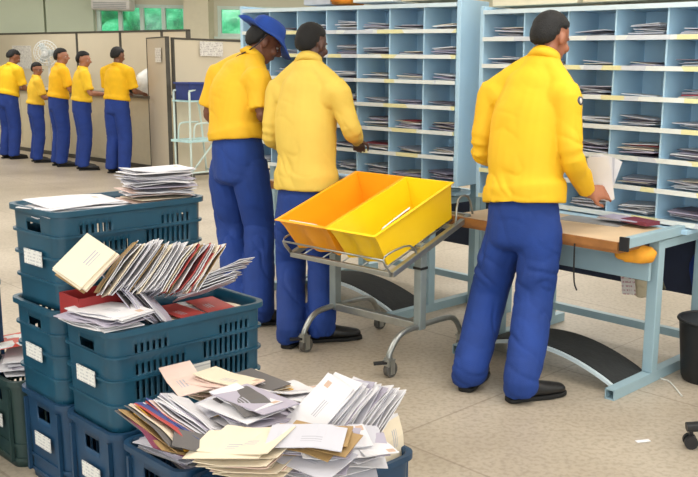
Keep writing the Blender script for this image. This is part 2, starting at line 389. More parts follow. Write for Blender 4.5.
# white plastic bags on / behind the counter
def blob(name, c, r, m, label, cat, seed=0, amp=.25, fr=6, group=None):
    b = MB().ell((0, 0, 0), r, nu=36, nv=24); sd = V((seed, seed*2, 0))
    for p in b.v:
        n = p.normalized(); p += n*(amp*min(r)*(noise.noise(p*fr+sd)+.5*abs(noise.noise(p*fr*2.3+sd))))
        if p.z < -r[2]*.8: p.z = -r[2]*.8
    o = b.build(name, m, smooth=True); o.location = c+V((0, 0, r[2]*.8)); return tag(o, label, cat, group)
wb = mat('white_plastic', (224, 226, 224), .35, var=.05, scale=20)
pc = c0-cn*.28
blob('plastic_bag', V((pc.x, pc.y, 1.02))-cu*.42, (.2, .16, .2), wb, 'crumpled white plastic bag on counter at its right end', 'bag', 1)
k = (V((pc.x, pc.y, 1.02))-cu*2.25)
blob('cloth_bundle', V((pc.x, pc.y, 1.02))-cu*1.05, (.2, .13, .12), mat('dark_cloth', (44, 66, 66), .8), 'dark cloth bundle on counter beside the worker showing his profile', 'bundle', 5)
kb = empty('standing_fan', (0, 0, 0), 0, 'white desk fan behind the bespectacled worker', 'fan')
fc = atY(47, 53, 14.25)-cn*0
for_c = fc
t_ = MB(); 
for r_ in (.05, .1, .15, .19):
    pts = [fc+V((r_*math.cos(2*PI*i/20), -.04+.06*(1-(r_/.19)**2)*-1, r_*math.sin(2*PI*i/20))) for i in range(21)]
    t_.tube(pts, .006, 6, 1)
for i in range(24):
    th = 2*PI*i/24; t_.beam(fc+V((0, -.1, 0)), fc+V((.19*math.cos(th), -.04, .19*math.sin(th))), .006, .006)
t_.build('fan_guard', wb, kb)
bl = MB()
for i in range(3):
    th = 2*PI*i/3; bl.ell(fc+V((.09*math.cos(th), -.03, .09*math.sin(th))), (.085, .008, .05), Matrix.Rotation(-th, 3, 'Y'))
bl.build('fan_blade', mat('fan_blades', (196, 204, 204), .4), kb, smooth=True)
MB().loft([fc+V((0, -.02, 0)), fc+V((0, .12, 0))], [.06, .05], V((1, 0, 0)), 14).build('motor_housing', wb, kb, smooth='auto')
sm = MB(); sm.beam(fc+V((0, .06, 0)), V((fc.x, fc.y+.06, 1.02)), .03, .03); sm.box((fc.x, fc.y+.03, 1.035), (.24, .2, .03)); sm.build('fan_stand', wb, kb)

# ------------------------------------------------------------------ people
def catm(): pass
def unit(v): return V(v).normalized()
def person(name_label, J, fwd, skin, shirtc, trouc, hairc, o):
    """J: world joints; o: options. One continuous body; clothes, hair and shoes are children."""
    s = o.get('s', 1.0); vox = o.get('vox', .0075)
    fwd = unit(fwd); up = V((0, 0, 1)); rt = fwd.cross(up).normalized()
    base = V((J['pelvis'].x, J['pelvis'].y, 0))
    sp = [J['pelvis'], J['waist'], J['chest'], J['neck']]
    srt = o.get('srt', rt)                      # shoulder line direction (torso may twist)
    refs = [rt, rt, srt, srt]
    hf = unit(o['hf']); hu = unit(o.get('hu', up)); hr = hf.cross(hu).normalized(); hu = hr.cross(hf).normalized()
    HM = Matrix((hr, hf, hu)).transposed(); hc = J['head']
    hp = lambda x, y, z: hc+HM @ V((x*s, y*s, z*s))
    def fin(ob):                                 # geometry is laid out in world space: bring it to the base point
        for v in ob.data.vertices: v.co -= base
        return ob
    # --- body
    B = MB()
    hip = J['pelvis']
    B.loft([hip-up*.09*s, hip, J['waist'], J['chest'], J['chest'].lerp(J['neck'], .6), J['neck']],
           [(.09*s, .065*s), (.115*s, .08*s), (.105*s, .075*s), (.115*s, .078*s), (.09*s, .06*s), (.052*s, .052*s)], [rt, rt, rt, srt, srt, srt], 20, 4)
    B.loft([J['neck']-(J['head']-J['neck'])*.2, J['neck'], J['neck'].lerp(hc, .75)], [.05*s, .052*s, .054*s], hr, 16, 3)
    for S in 'LR':
        sh, el, wr = J['sh'+S], J['el'+S], J['wr'+S]
        B.loft([sh.lerp(J['neck'], .5), sh, sh.lerp(el, .4), el, el.lerp(wr, .3), wr], [.03*s, .038*s, .038*s, .036*s, .037*s, .026*s], up, 14, 4)
        hpj, kn, an = J['hip'+S], J['kn'+S], J['an'+S]
        B.loft([hpj+up*.05*s, hpj-up*.03*s, kn, kn.lerp(an, .35), an], [(.06*s, .06*s), (.066*s,)*2, (.05*s,)*2, (.05*s,)*2, (.037*s,)*2], rt, 14, 4)
        td = unit(J['toe'+S]-an); td.z = 0; td.normalize()
        B.loft([an, V((an.x, an.y, .05))+td*.02, V((an.x, an.y, .035))+td*.13*s], [.038*s, (.035*s,)*2, (.03*s, .02*s)], td.cross(up), 12, 2)
        # hand
        hd = unit(o.get('hd'+S, wr-el)); pn = unit(o.get('pn'+S, -up)); sd = hd.cross(pn).normalized(); pn = sd.cross(hd).normalized()
        ts = o.get('ts'+S, 1)
        B.loft([wr-hd*.01, wr+hd*.02*s, wr+hd*.055*s, wr+hd*.09*s], [(.027*s, .02*s), (.033*s, .017*s), (.04*s, .016*s), (.038*s, .013*s)], sd, 12, 2, power=2.5)
        curl = o.get('curl', .45)
        for i, ln in enumerate((.07, .078, .072, .056)):
            off = (-.0285+.019*i)*ts; p = wr+hd*(.085*s)+sd*(off*s); d = unit(hd+sd*(off*1.5)); pts = [p]
            for k in range(3):
                ang = curl*(k+.6); dd = unit(d*math.cos(ang)+pn*math.sin(ang)); pts.append(pts[-1]+dd*(ln*s*(.42, .33, .25)[k]))
            B.loft(pts, [.0088*s, .0085*s, .008*s, .0065*s], sd, 8, 2)
        p = wr+hd*.03*s-sd*(.03*ts*s); d1 = unit(hd*.6-sd*.8*ts+pn*.3)
        B.loft([p, p+d1*.035*s, p+d1*.035*s+unit(hd+pn*.5)*.03*s, p+d1*.035*s+unit(hd+pn*.6)*.052*s], [.0125*s, .0105*s, .0095*s, .0075*s], sd, 8, 2)
    R = lambda a, b_, c: (a*s, b_*s, c*s)
    B.ell(hp(0, -.008, .03), R(.074, .093, .085), HM); B.ell(hp(0, .022, -.045), R(.055, .066, .07), HM); B.ell(hp(0, .048, -.085), R(.03, .03, .025), HM)
    B.loft([hp(0, .088, .022), hp(0, .104, -.002), hp(0, .112, -.018), hp(0, .09, -.026)], [.009*s, .011*s, .015*s, .01*s], hr, 10, 2)
    B.ell(hp(0, .084, .03), R(.045, .012, .011), HM); B.ell(hp(0, .083, -.05), R(.023, .012, .006), HM); B.ell(hp(0, .082, -.06), R(.02, .012, .006), HM)
    for e in (-1, 1): B.ell(hp(e*.075, -.008, -.005), R(.011, .019, .031), HM); B.ell(hp(e*.04, .07, -.02), R(.02, .018, .02), HM)
    root = sculpt(B, 'person', skin, None, vox, 2); fin(root); root.location = base
    tag(root, name_label, 'person', o.get('group'))
    def child(ob):
        fin(ob); ob.parent = root; return ob
    # --- trousers
    def tw(p, n):
        q = p-base; w = noise.noise(q*4)*.9; mk = max(0, min(1, .5+1.5*noise.noise(q*4+V((3, 9, 1)))))
        a = 1-abs(noise.noise(V((q.x*7+w, q.y*7, q.z*1.6)))); b2 = 1-abs(noise.noise(V((q.x*4, q.y*4+w, q.z*11+q.x*6+w))))
        kn_ = max(0, 1-abs(q.z-.5*s)/.15); ank = max(0, 1-q.z/(.22*s)); hp_ = max(0, 1-abs(q.z-.84*s)/.12)
        f = .002+noise.noise(q*5)*.005-.012*a**7*mk-.012*b2**7*(mk*.4+kn_*.5+ank*.8+hp_*.4)
        return f*o.get('fold', 1)
    T = MB(); tl = o.get('tl', 1.0)
    T.loft([hip+up*(o.get('hem', .02)+.05)*s, hip+up*(o.get('hem', .02)*.5)*s, hip-up*.08*s, hip-up*.13*s], [(.148*s, .112*s), (.168*s, .132*s), (.168*s, .138*s), (.12*s, .1*s)], rt, 24, 4, power=2.3)
    for S in 'LR':
        hpj, kn, an = J['hip'+S], J['kn'+S], J['an'+S]
        T.loft([hpj+up*.06*s, hpj-up*.05*s, hpj.lerp(kn, .5), kn, kn.lerp(an, .5), an+up*.015*s, an-up*.035*s],
               [(.08*s*tl, .095*s), (.097*s*tl, .114*s), (.097*s*tl, .106*s), (.09*s*tl, .094*s), (.086*s*tl, .09*s), (.083*s*tl, .088*s), (.078*s*tl, .088*s)], rt, 18, 4)
    child(sculpt(T, 'trousers', trouc, None, vox*1.1, 3, tw))
    # --- shirt
    def shw(p, n):
        q = p-base
        w = noise.noise(q*4+V((7, 1, 2)))*.9; mk = max(0, min(1, .45+1.6*noise.noise(q*4+V((3, 9, 1)))))
        a = 1-abs(noise.noise(V((q.x*6+q.z*2.0+w, q.y*6, q.z*1.6+1)))); b2 = 1-abs(noise.noise(V((q.x*4-w, q.y*4+2, q.z*11+q.x*5+w))))
        lo = max(0, 1-abs(q.z-o.get('hemz', 1.0)-.04)/.2)
        f = .003+noise.noise(q*4.5)*.006-.010*a**7*mk*(.6+.6*lo)-.011*b2**7*mk*(.35+lo)
        return f*o.get('fold', 1)
    Sg = MB(); hem = o.get('hem', .02)
    bl_ = o.get('bulge', 1.0)
    Sg.loft([hip+up*hem*s, (hip+up*hem*s).lerp(J['waist'], .5), J['waist'], J['chest'], J['chest'].lerp(J['neck'], .55), J['neck'].lerp(J['chest'], .12), J['neck']+up*.012],
            [(.188*s*bl_, .152*s), (.190*s*bl_, .152*s), (.172*s*bl_, .135*s), (.182*s, .135*s), (.158*s, .112*s), (.09*s, .08*s), (.062*s, .062*s)],
            [rt, rt, rt, srt, srt, srt, srt], 26, 5, power=2.2)
    Sg.loft([J['shL'], J['shL'].lerp(J['neck'], .6)+up*.0*s, J['neck']-up*.02*s, J['shR'].lerp(J['neck'], .6), J['shR']], [.06*s, .062*s, .066*s, .062*s, .06*s], up, 16, 3)
    for S in 'LR':
        sh, el, wr = J['sh'+S], J['el'+S], J['wr'+S]
        a0 = sh.lerp(J['chest'], .3)
        if o.get('short'):
            end = sh.lerp(el, .86)
            Sg.loft([a0, sh, sh.lerp(el, .45), end], [.07*s, .07*s, .066*s, .07*s], up, 16, 4)
        else:
            Sg.loft([a0, sh, sh.lerp(el, .5), el, el.lerp(wr, .45), el.lerp(wr, .93)], [.07*s, .069*s, .06*s, .053*s, .05*s, .037*s], up, 16, 4)
    sho = child(sculpt(Sg, 'shirt', shirtc, None, vox*1.1, 3, shw))
    # collar
    nt_ = unit(hc-J['neck']); a_ = srt-nt_*srt.dot(nt_); a_.normalize(); b_ = nt_.cross(a_)
    K = MB()
    pts = [J['neck']+up*.012+a_*(.066*s*math.cos(t))+b_*(.066*s*math.sin(t)) for t in [2*PI*i/18 for i in range(19)]]
    K.loft(pts, [(.009*s, .02*s)]*19, nt_.cross(up)+V((.01, 0, 0)) if False else a_, 8, 1)
    K = MB(); n_ = 20
    for j, (r_, z_) in enumerate(((.058, -.02), (.060, .034), (.067, .036), (.082, -.006))):
        for i in range(n_):
            t = 2*PI*i/n_; K.v.append(J['neck']+nt_*(z_*s)+a_*(r_*s*math.cos(t))+b_*(r_*s*math.sin(t)))
    K.f = [(j*n_+i, j*n_+(i+1) % n_, (j+1) % 4*n_+(i+1) % n_, (j+1) % 4*n_+i) for j in range(4) for i in range(n_)]
    co = K.build('collar', shirtc, None, smooth=True); fin(co); co.parent = sho
    # --- hair
    Hh = MB().ell((0, 0, 0), (1, 1, 1), nu=40, nv=28); hl = o.get('hair', .007)
    for p in Hh.v:
        d = p.normalized(); x, y, z = d
        front = y > .1
        if y > .35: lim = .42+.25*(y-.35)
        elif y > .0: lim = .05+.37*(y/.35)
        else: lim = .05-.85*min(1, -y/.55)
        k = max(-1, min(1, (z-lim)/.16))
        if abs(x) > .78 and -.3 < y < .25 and z < .12: k = -1
        th = hl*(.35+.65*k if k > 0 else k*1.2)+(.003*noise.noise(d*16) if k > 0 else 0)
        th += .03*max(0, -z)*max(0, -y) if k > 0 else 0
        base_r = V((x*.0745, y*.0935, z*(.086 if z > 0 else .092)))
        p.xyz = base_r*(1+th/.085)
    Hh.v = [hp(p.x, p.y-.010, p.z+.031) for p in Hh.v]
    ho = Hh.build('hair', hairc, None, smooth=True); fin(ho); ho.parent = root
    if o.get('nohair'): bpy.data.objects.remove(ho)
    # --- eyes
    ew = mat('eye_white', (190, 180, 172), .3); 
    for e in (-1, 1):
        eo = MB().ell(hp(e*.031, .0755, .008), R(.0125, .008, .006), HM, 12, 8).build('eye', ew, None, smooth=True); fin(eo); eo.parent = root
        io = MB().ell(hp(e*.031, .082, .008), R(.005, .003, .005), HM, 10, 6).build('iris', mat('iris_dark', (30, 20, 15), .2), None, smooth=True); fin(io); io.parent = eo
    # --- shoes
    shm = mat('shoe_black', (24, 23, 23), .45, var=.15)
    for S in 'LR':
        an = J['an'+S]; td = J['toe'+S]-an; td.z = 0; td.normalize(); g0 = V((an.x, an.y, 0)); lat = td.cross(up)
        Sh = MB().loft([g0-td*.062*s+up*.05, g0-td*.035*s+up*.055, g0+td*.04*s+up*.052, g0+td*.12*s+up*.042, g0+td*.185*s+up*.036, g0+td*.215*s+up*.032],
                       [(.028*s, .03), (.038*s, .042), (.041*s, .042), (.048*s, .032), (.042*s, .024), (.02*s, .014)], lat, 16, 4)
        Sh.loft([an+up*.03*s, an-up*.02, g0+up*.05], [.048*s, .046*s, .04*s], lat, 14, 2)
        so_ = child(sculpt(Sh, 'shoe', shm, None, .008, 2))
        sl = MB().loft([g0-td*.07*s+up*.011, g0-td*.05*s+up*.011, g0+td*.04*s+up*.011, g0+td*.12*s+up*.011, g0+td*.19*s+up*.011, g0+td*.222*s+up*.011],
                       [(.024*s, .011), (.038*s, .011), (.038*s, .011), (.05*s, .011), (.042*s, .011), (.018*s, .011)], lat, 16, 2, power=5)
        slo = sl.build('sole', mat('sole_black', (15, 15, 15), .7), None, smooth='auto'); fin(slo); slo.parent = so_
    return root, hp, HM, base, fin

def J_px(d):
    return {k: (v if isinstance(v, Vector) else atY(*v)) for k, v in d.items()}
tro = mat('trouser_blue', (18, 54, 126), .8, var=.12, scale=5, bump=.2, bscale=200, sheen=.0)
tro_b = mat('trouser_blue_far', (26, 56, 132), .8, var=.12, scale=5)
hair_b = mat('hair_black', (13, 11, 11), .7, var=.2, scale=60, bump=.6, bscale=150)

# man at the right rack (third large figure)
f3 = az(36)
lf, rf = atz(470, 369, .09), atz(522, 381, .09)
J3 = J_px(dict(pelvis=(523, 222, 4.16), waist=(524, 172, 4.18), chest=(530, 122, 4.22), neck=(544, 60, 4.27), head=(551, 39, 4.32),
               shL=(493, 92, 4.38), shR=(565, 94, 4.12), elL=(481, 150, 4.36), elR=(573, 158, 4.06), wrL=(508, 166, 4.58), wrR=(587, 192, 4.24),
               hipL=(506, 228, 4.22), hipR=(541, 228, 4.10), knL=(488, 298, 4.24), knR=(534, 300, 4.07),
               anL=lf, anR=rf, toeL=lf+az(20), toeR=rf+az(66)))
sh3 = mat('shirt_gold', (230, 180, 22), .75, var=.05, scale=4)
p3, hp3, HM3, b3, fin3 = person('person in yellow long-sleeved shirt and blue trousers standing nearest the right sorting rack', J3, f3, mat('skin_tan', (158, 100, 72), .5, var=.05), sh3, tro, hair_b,
    dict(hair=.010, hf=az(46)+V((0, 0, -.35)), srt=az(126), hdR=az(70)+V((0, 0, -.05)), pnR=V((-.5, .5, -.4)), hem=.09, bulge=1.05, tl=1.0, s=1.02, hemz=.95, hdL=az(60)))
# sleeve badge
sc_ = J3['shR'].lerp(J3['elR'], .12)+unit(V((.9, -.75, .1)))*.074
bd = MB().ell(sc_, (.021, .021, .006), unit(V((.75, -.9, .1))).to_track_quat('Z', 'Y').to_matrix(), 20, 8).build('sleeve_badge', mat('badge_navy', (60, 62, 78), .5), None, smooth=True)
fin3(bd); bd.parent = p3; bd['label'] = 'dark round badge with pale centre on sleeve'
be = MB().ell(sc_+unit(V((.75, -.9, .1)))*.004, (.009, .013, .004), unit(V((.75, -.9, .1))).to_track_quat('Z', 'Y').to_matrix(), 14, 8).build('badge_centre', mat('badge_white', (214, 206, 190), .5), None, smooth=True)
fin3(be); be.parent = bd

# middle man
f2 = az(33)
lf, rf = atz(291, 329, .09), atz(322, 325, .09)
J2 = J_px(dict(pelvis=(306, 202, 4.86), waist=(306, 160, 4.87), chest=(306, 122, 4.90), neck=(309, 63, 4.93), head=(312, 45, 4.99),
               shL=(279, 89, 5.02), shR=(337, 91, 4.82), elL=(271, 136, 5.0), elR=(352, 130, 4.82), wrL=(292, 150, 5.24), wrR=(357, 141, 5.08),
               hipL=(292, 212, 4.92), hipR=(321, 212, 4.82), knL=(291, 268, 4.93), knR=(323, 266, 4.84), anL=lf, anR=rf, toeL=lf+az(15), toeR=rf+az(72)))
sh2 = mat('shirt_pale_yellow', (218, 184, 78), .75, var=.05, scale=4)
person('person in pale yellow long-sleeved shirt with cropped hair standing behind the yellow bins', J2, f2, mat('skin_dark', (84, 54, 42), .5, var=.05), sh2, tro, mat('hair_cropped', (15, 12, 11), .85, var=.2, scale=70),
    dict(hf=az(30)+V((0, 0, -.25)), srt=az(123), hem=.07, bulge=1.0, tl=.9, s=.98, hair=.006, hemz=.9))

# hatted man
f1 = az(48)
lf, rf = atz(238, 306, .09), atz(259, 309, .09)
J1 = J_px(dict(pelvis=(238, 162, 5.25), waist=(236, 122, 5.26), chest=(238, 94, 5.28), neck=(252, 58, 5.33), head=(264, 43, 5.38),
               shL=(219, 74, 5.42), shR=(258, 78, 5.14), elL=(209, 112, 5.42), elR=(262, 114, 5.10), wrL=(222, 134, 5.60), wrR=(280, 128, 5.28),
               hipL=(227, 170, 5.32), hipR=(251, 170, 5.2), knL=(232, 230, 5.33), knR=(259, 228, 5.22), anL=lf, anR=rf, toeL=lf+az(60), toeR=rf+az(75)))
p1, hp1, HM1, b1, fin1 = person('person in yellow polo shirt and blue wide-brimmed hat looking down at left rack', J1, f1, mat('skin_brown', (112, 70, 52), .5, var=.05), mat('shirt_yellow', (228, 176, 28), .75, var=.05, scale=4), tro, hair_b,
    dict(hf=az(66)+V((0, 0, -.55)), srt=az(128), short=True, hem=.13, bulge=1.02, tl=1.0, s=1.0, hemz=1.0))
# hat
hat = MB(); n_ = 48; rows = []
prof = [(.0, .105), (.035, .104), (.062, .097), (.08, .078), (.089, .05), (.093, .03), (.098, .018), (.13, .004), (.165, -.006), (.167, -.012), (.13, -.006), (.095, .008), (.085, .03), (.08, .05), (.068, .075), (.04, .09), (0, .097)]
for r_, z_ in prof:
    for i in range(n_):
        t = 2*PI*i/n_; x, y = r_*math.cos(t), r_*1.14*math.sin(t)
        w = max(0, r_-.098)/.07
        zz = z_+w*(.035*abs(math.cos(t))**2*(1 if math.cos(t) < 0 else .2)-.05*max(0, math.sin(t))+.035*max(0, -math.sin(t))+.008*math.sin(5*t))
        hat.v.append(hp1(x, y-.01, zz+.045))
hat.f = [(j*n_+i, j*n_+(i+1) % n_, (j+1)*n_+(i+1) % n_, (j+1)*n_+i) for j in range(len(prof)-1) for i in range(n_)]
ho = hat.build('hat', mat('hat_blue', (24, 66, 150), .8, var=.1), None, smooth=True); fin1(ho); ho.parent = p1; ho['label'] = 'blue hat with wide floppy brim'
cd = MB()
for e in (-1, 1): cd.tube([hp1(e*.088, -.02, .05), hp1(e*.092, -.045, -.03), hp1(e*.075, -.07, -.09), hp1(e*.03, -.10, -.14), hp1(0, -.105, -.165)], .004, 6, 4)
co = cd.build('hat_cord', mat('cord_dark', (38, 34, 40), .8), None, smooth=True); fin1(co); co.parent = ho

# far workers
def far(label, foot, h, faz, haz, px_dx=0, lean=.06, short=True, skin=(140, 92, 68), drop=-.2, shirt=(240, 192, 20), armL=.42, armR=.42, glasses=False, broad=1.0):
    f = az(faz); r = az(faz+90); s = h/1.72; b = atz(*foot); up = V((0, 0, 1))
    P = lambda x, y, z: b+r*(x*s)+f*(y*s)+up*(z*s)
    J = dict(pelvis=P(0, 0, .93), waist=P(0, lean*.3, 1.08), chest=P(0, lean*.8, 1.27), neck=P(0, lean*1.4, 1.47), head=P(0, lean*2.1, 1.60),
             shL=P(-.185*broad, lean*1.1, 1.40), shR=P(.185*broad, lean*1.1, 1.40), elL=P(-.245, lean+.06, 1.13), elR=P(.245, lean+.06, 1.13),
             wrL=P(-.16, lean+armL*.7, 1.10), wrR=P(.16, lean+armR*.7, 1.10), hipL=P(-.09, 0, .88), hipR=P(.09, 0, .88),
             knL=P(-.10, .02, .48), knR=P(.10, .02, .48), anL=P(-.11, -.03, .09), anR=P(.11, -.03, .09), toeL=P(-.14, .3, .09), toeR=P(.14, .3, .09))
    rr, hp, HM, base, fin = person(label, J, f, mat('skin_%d' % skin[0], skin, .5, var=.05), mat('shirt_far_%d' % shirt[1], shirt, .8, var=.04), tro_b, hair_b,
        dict(hf=az(haz)+V((0, 0, drop)), s=s, hair=.011, vox=.012, short=short, hem=.07, tl=1.05, hemz=1.0, fold=.9))
    if glasses:
        G = MB()
        for e in (-1, 1):
            pts = [hp(e*.032+.02*math.cos(2*PI*i/12), .098, .008+.016*math.sin(2*PI*i/12)) for i in range(13)]; G.tube(pts, .002, 6, 1)
            G.tube([hp(e*.052, .098, .012), hp(e*.075, .0, .012)], .002, 6, 1)
        G.tube([hp(-.012, .099, .01), hp(.012, .099, .01)], .002, 6, 1)
        go = G.build('glasses', mat('glasses_frame', (30, 28, 28), .4), None); fin(go); go.parent = rr
far('far worker in yellow shirt with head bowed, leftmost at the back counter', (12, 158.5), 1.62, 30, 45, lean=.07, drop=-.6, broad=1.12, armR=.3)
far('shorter far worker wearing glasses, second from left at back counter', (39, 162), 1.44, 55, 112, lean=.03, drop=-.2, glasses=True, skin=(150, 100, 76), shirt=(236, 190, 50))
far('far worker in yellow shirt turned sideways, third from left at back counter', (62, 166), 1.64, 50, 88, lean=.04, drop=-.05, skin=(158, 108, 84), shirt=(244, 186, 16))
far('far worker with full dark hair looking right, forearm held out over counter', (85, 169.5), 1.60, 60, 92, lean=.03, drop=-.15, skin=(164, 112, 86), shirt=(242, 196, 40), armR=.5)
far('far worker in loose yellow shirt seen squarely from behind at counter\'s right end', (120, 173), 1.66, 22, 24, lean=.03, drop=-.3, broad=1.1, skin=(120, 78, 58), shirt=(238, 184, 14))

# ------------------------------------------------------------------ sorting racks
def rack(name, origin, yaw, ncol, cw, nrow, ph, depth, label):
    r = empty(name, origin, yaw, label, 'mail rack')
    t = .016; Wd = ncol*cw; Ht = nrow*ph
    for x in (0, Wd): MB().box((x, depth/2, Ht/2+.01), (.03, depth, Ht+.05)).build('side_panel', rackblue, r, bevel=.003)
    MB().box((Wd/2, depth, Ht/2), (Wd, .01, Ht)).build('back_panel', rackblue, r)
    for x in (.03, Wd-.03): MB().beam((x, depth-.03, -origin[2]), (x, depth-.03, 0), .045, .045, V((0, 1, 0))).build('leg', steel, r)
    for i in range(1, ncol): MB().box((i*cw, depth/2+.008, Ht/2), (.009, depth-.016, Ht)).build('divider', rackblue, r)
    for j in range(nrow+1):
        z = j*ph
        s_ = MB().box((Wd/2, depth/2, z), (Wd-.02, depth, .010)).build('shelf', rackblue, r)
        MB().box((Wd/2, -.006, z+.002), (Wd-.03, .010, .023)).build('label_strip', strip if j < nrow else rackedge, s_)
    return r
RA = math.radians(-44); RB = math.radians(-36)
rx = V((math.cos(RA), math.sin(RA), 0)); ry = V((-math.sin(RA), math.cos(RA), 0))
OR_ = V((.212, 5.18, .742)); CWR = .291
rack('sorting_rack', OR_, RA, 5, CWR, 7, .1465, .29, 'large pale blue pigeonhole mail rack at right, in front of the nearest worker')
lx = V((math.cos(-math.radians(36+0)), 0, 0))
yawB = math.radians(-36); bxv = V((math.cos(yawB), math.sin(yawB), 0)); byv = V((-math.sin(yawB), math.cos(yawB), 0))
CWL = .262; PB = V((.083, 5.3, .785)); OL = PB-bxv*(7*CWL)
rack('sorting_rack', OL, yawB, 7, CWL, 7, .1475, .29, 'large pale blue pigeonhole mail rack at left, beyond the yellow bins')
# sorted letters lying in the cells
mails = [paper, mat('mail_grey', (196, 194, 202), .6), mat('mail_lilac', (176, 168, 188), .6), mat('mail_dark', (110, 102, 116), .6), mat('mail_cream', (224, 212, 192), .6), mat('mail_red', (156, 60, 70), .6)]
ms = MB(); fm = []
def cells(O, X, Y, ncol, cw, ph, seed):
    rnd = random.Random(seed)
    for i in range(ncol):
        for j in range(7):
            z = O.z+j*ph+.008
            n_ = rnd.choice((3, 4, 5, 6, 8)) if rnd.random() < .93 else 1
            for k in range(n_):
                a = rnd.uniform(-.35, .35); c_ = O+X*(cw*(i+.5)+rnd.uniform(-.02, .02))+Y*(.13+rnd.uniform(-.02, .05)); tilt = rnd.uniform(-.05, .09)
                th = rnd.uniform(.002, .006); z += th/2+.0015
                Mx = Matrix((X, Y, V((0, 0, 1)))).transposed() @ Matrix.Rotation(a, 3, 'Z') @ Matrix.Rotation(tilt, 3, 'Y')
                ms.box(V((c_.x, c_.y, z+.006)), (rnd.uniform(.17, .21), rnd.uniform(.11, .2), th), Mx); z += th/2+.002
                fm.extend([rnd.choices(range(6), (5, 4, 3, 2.5, 2, .5))[0]]*6)
cells(OR_, rx, ry, 5, CWR, .1465, 3); cells(OL, bxv, byv, 7, CWL, .1475, 4)
mo = ms.build('sorted_mail', mails[0])
for x in mails[1:]: mo.data.materials.append(x)
for p, k in zip(mo.data.polygons, fm): p.material_index = k
tag(mo, 'sorted letters lying in the pigeonholes of both racks', 'mail', kind='stuff')
# things on top of the racks
topL = OL.z+7*.1475+.036; topR = OR_.z+7*.1465+.036
card = mat('cardboard', (214, 196, 166), .8, var=.05); card2 = mat('beige_board', (226, 214, 186), .8, var=.04)
def boxon(O, X, Y, z, a, b_, y0, d, h, m, label, nm='cardboard_box', cat='box'):
    o = MB().box((0, 0, h/2), (b_-a, d, h)).build(nm, m, bevel=.004); P = O+X*((a+b_)/2)+Y*(y0+d/2)
    o.location = (P.x, P.y, z); o.rotation_euler.z = math.atan2(X.y, X.x)
    MB().box((0, 0, h+.001), (b_-a-.01, .05, .002)).build('packing_tape', mat('tape', (196, 170, 120), .4), o)
    return tag(o, label, cat)
boxon(OL, bxv, byv, topL, 1.36, 1.80, .06, .24, .2, card, 'beige cardboard box on left rack top near its right end')
boxon(OL, bxv, byv, topL, .98, 1.3, .05, .24, .05, mat('white_pad', (232, 230, 226), .7), 'flat white packet on left rack top', 'packet', 'packet')
boxon(OL, bxv, byv, topL, .50, .74, .1, .2, .14, mat('grey_pad', (190, 190, 196), .7), 'grey carton on left rack top, farther end')
ob = blob('cloth_bundle', V((0, 0, 0)), (.12, .12, .075), mat('orange_cloth', (232, 146, 30), .8, col2=(190, 90, 20), scale=12), 'orange folded cloth on left rack top above the middle worker', 'cloth', 8, .4, 14)
P_ = atY(322, -1, 6.0); d_ = (OL+bxv*1.0+byv*.12); ob.location = V((OL+bxv*.86+byv*.14).to_tuple()[:2]+(topL+.055,))
boxon(OR_, rx, ry, topR, .02, .6, .06, .26, .22, card2, 'long beige box on right rack top above the nearest worker')
boxon(OR_, rx, ry, topR, .64, 1.12, .05, .26, .2, card, 'tan cardboard box on right rack top, middle one')
boxon(OR_, rx, ry, topR, 1.14, 1.44, .06, .26, .24, mat('cream_box', (232, 224, 200), .8), 'cream box on right rack top at the picture edge')

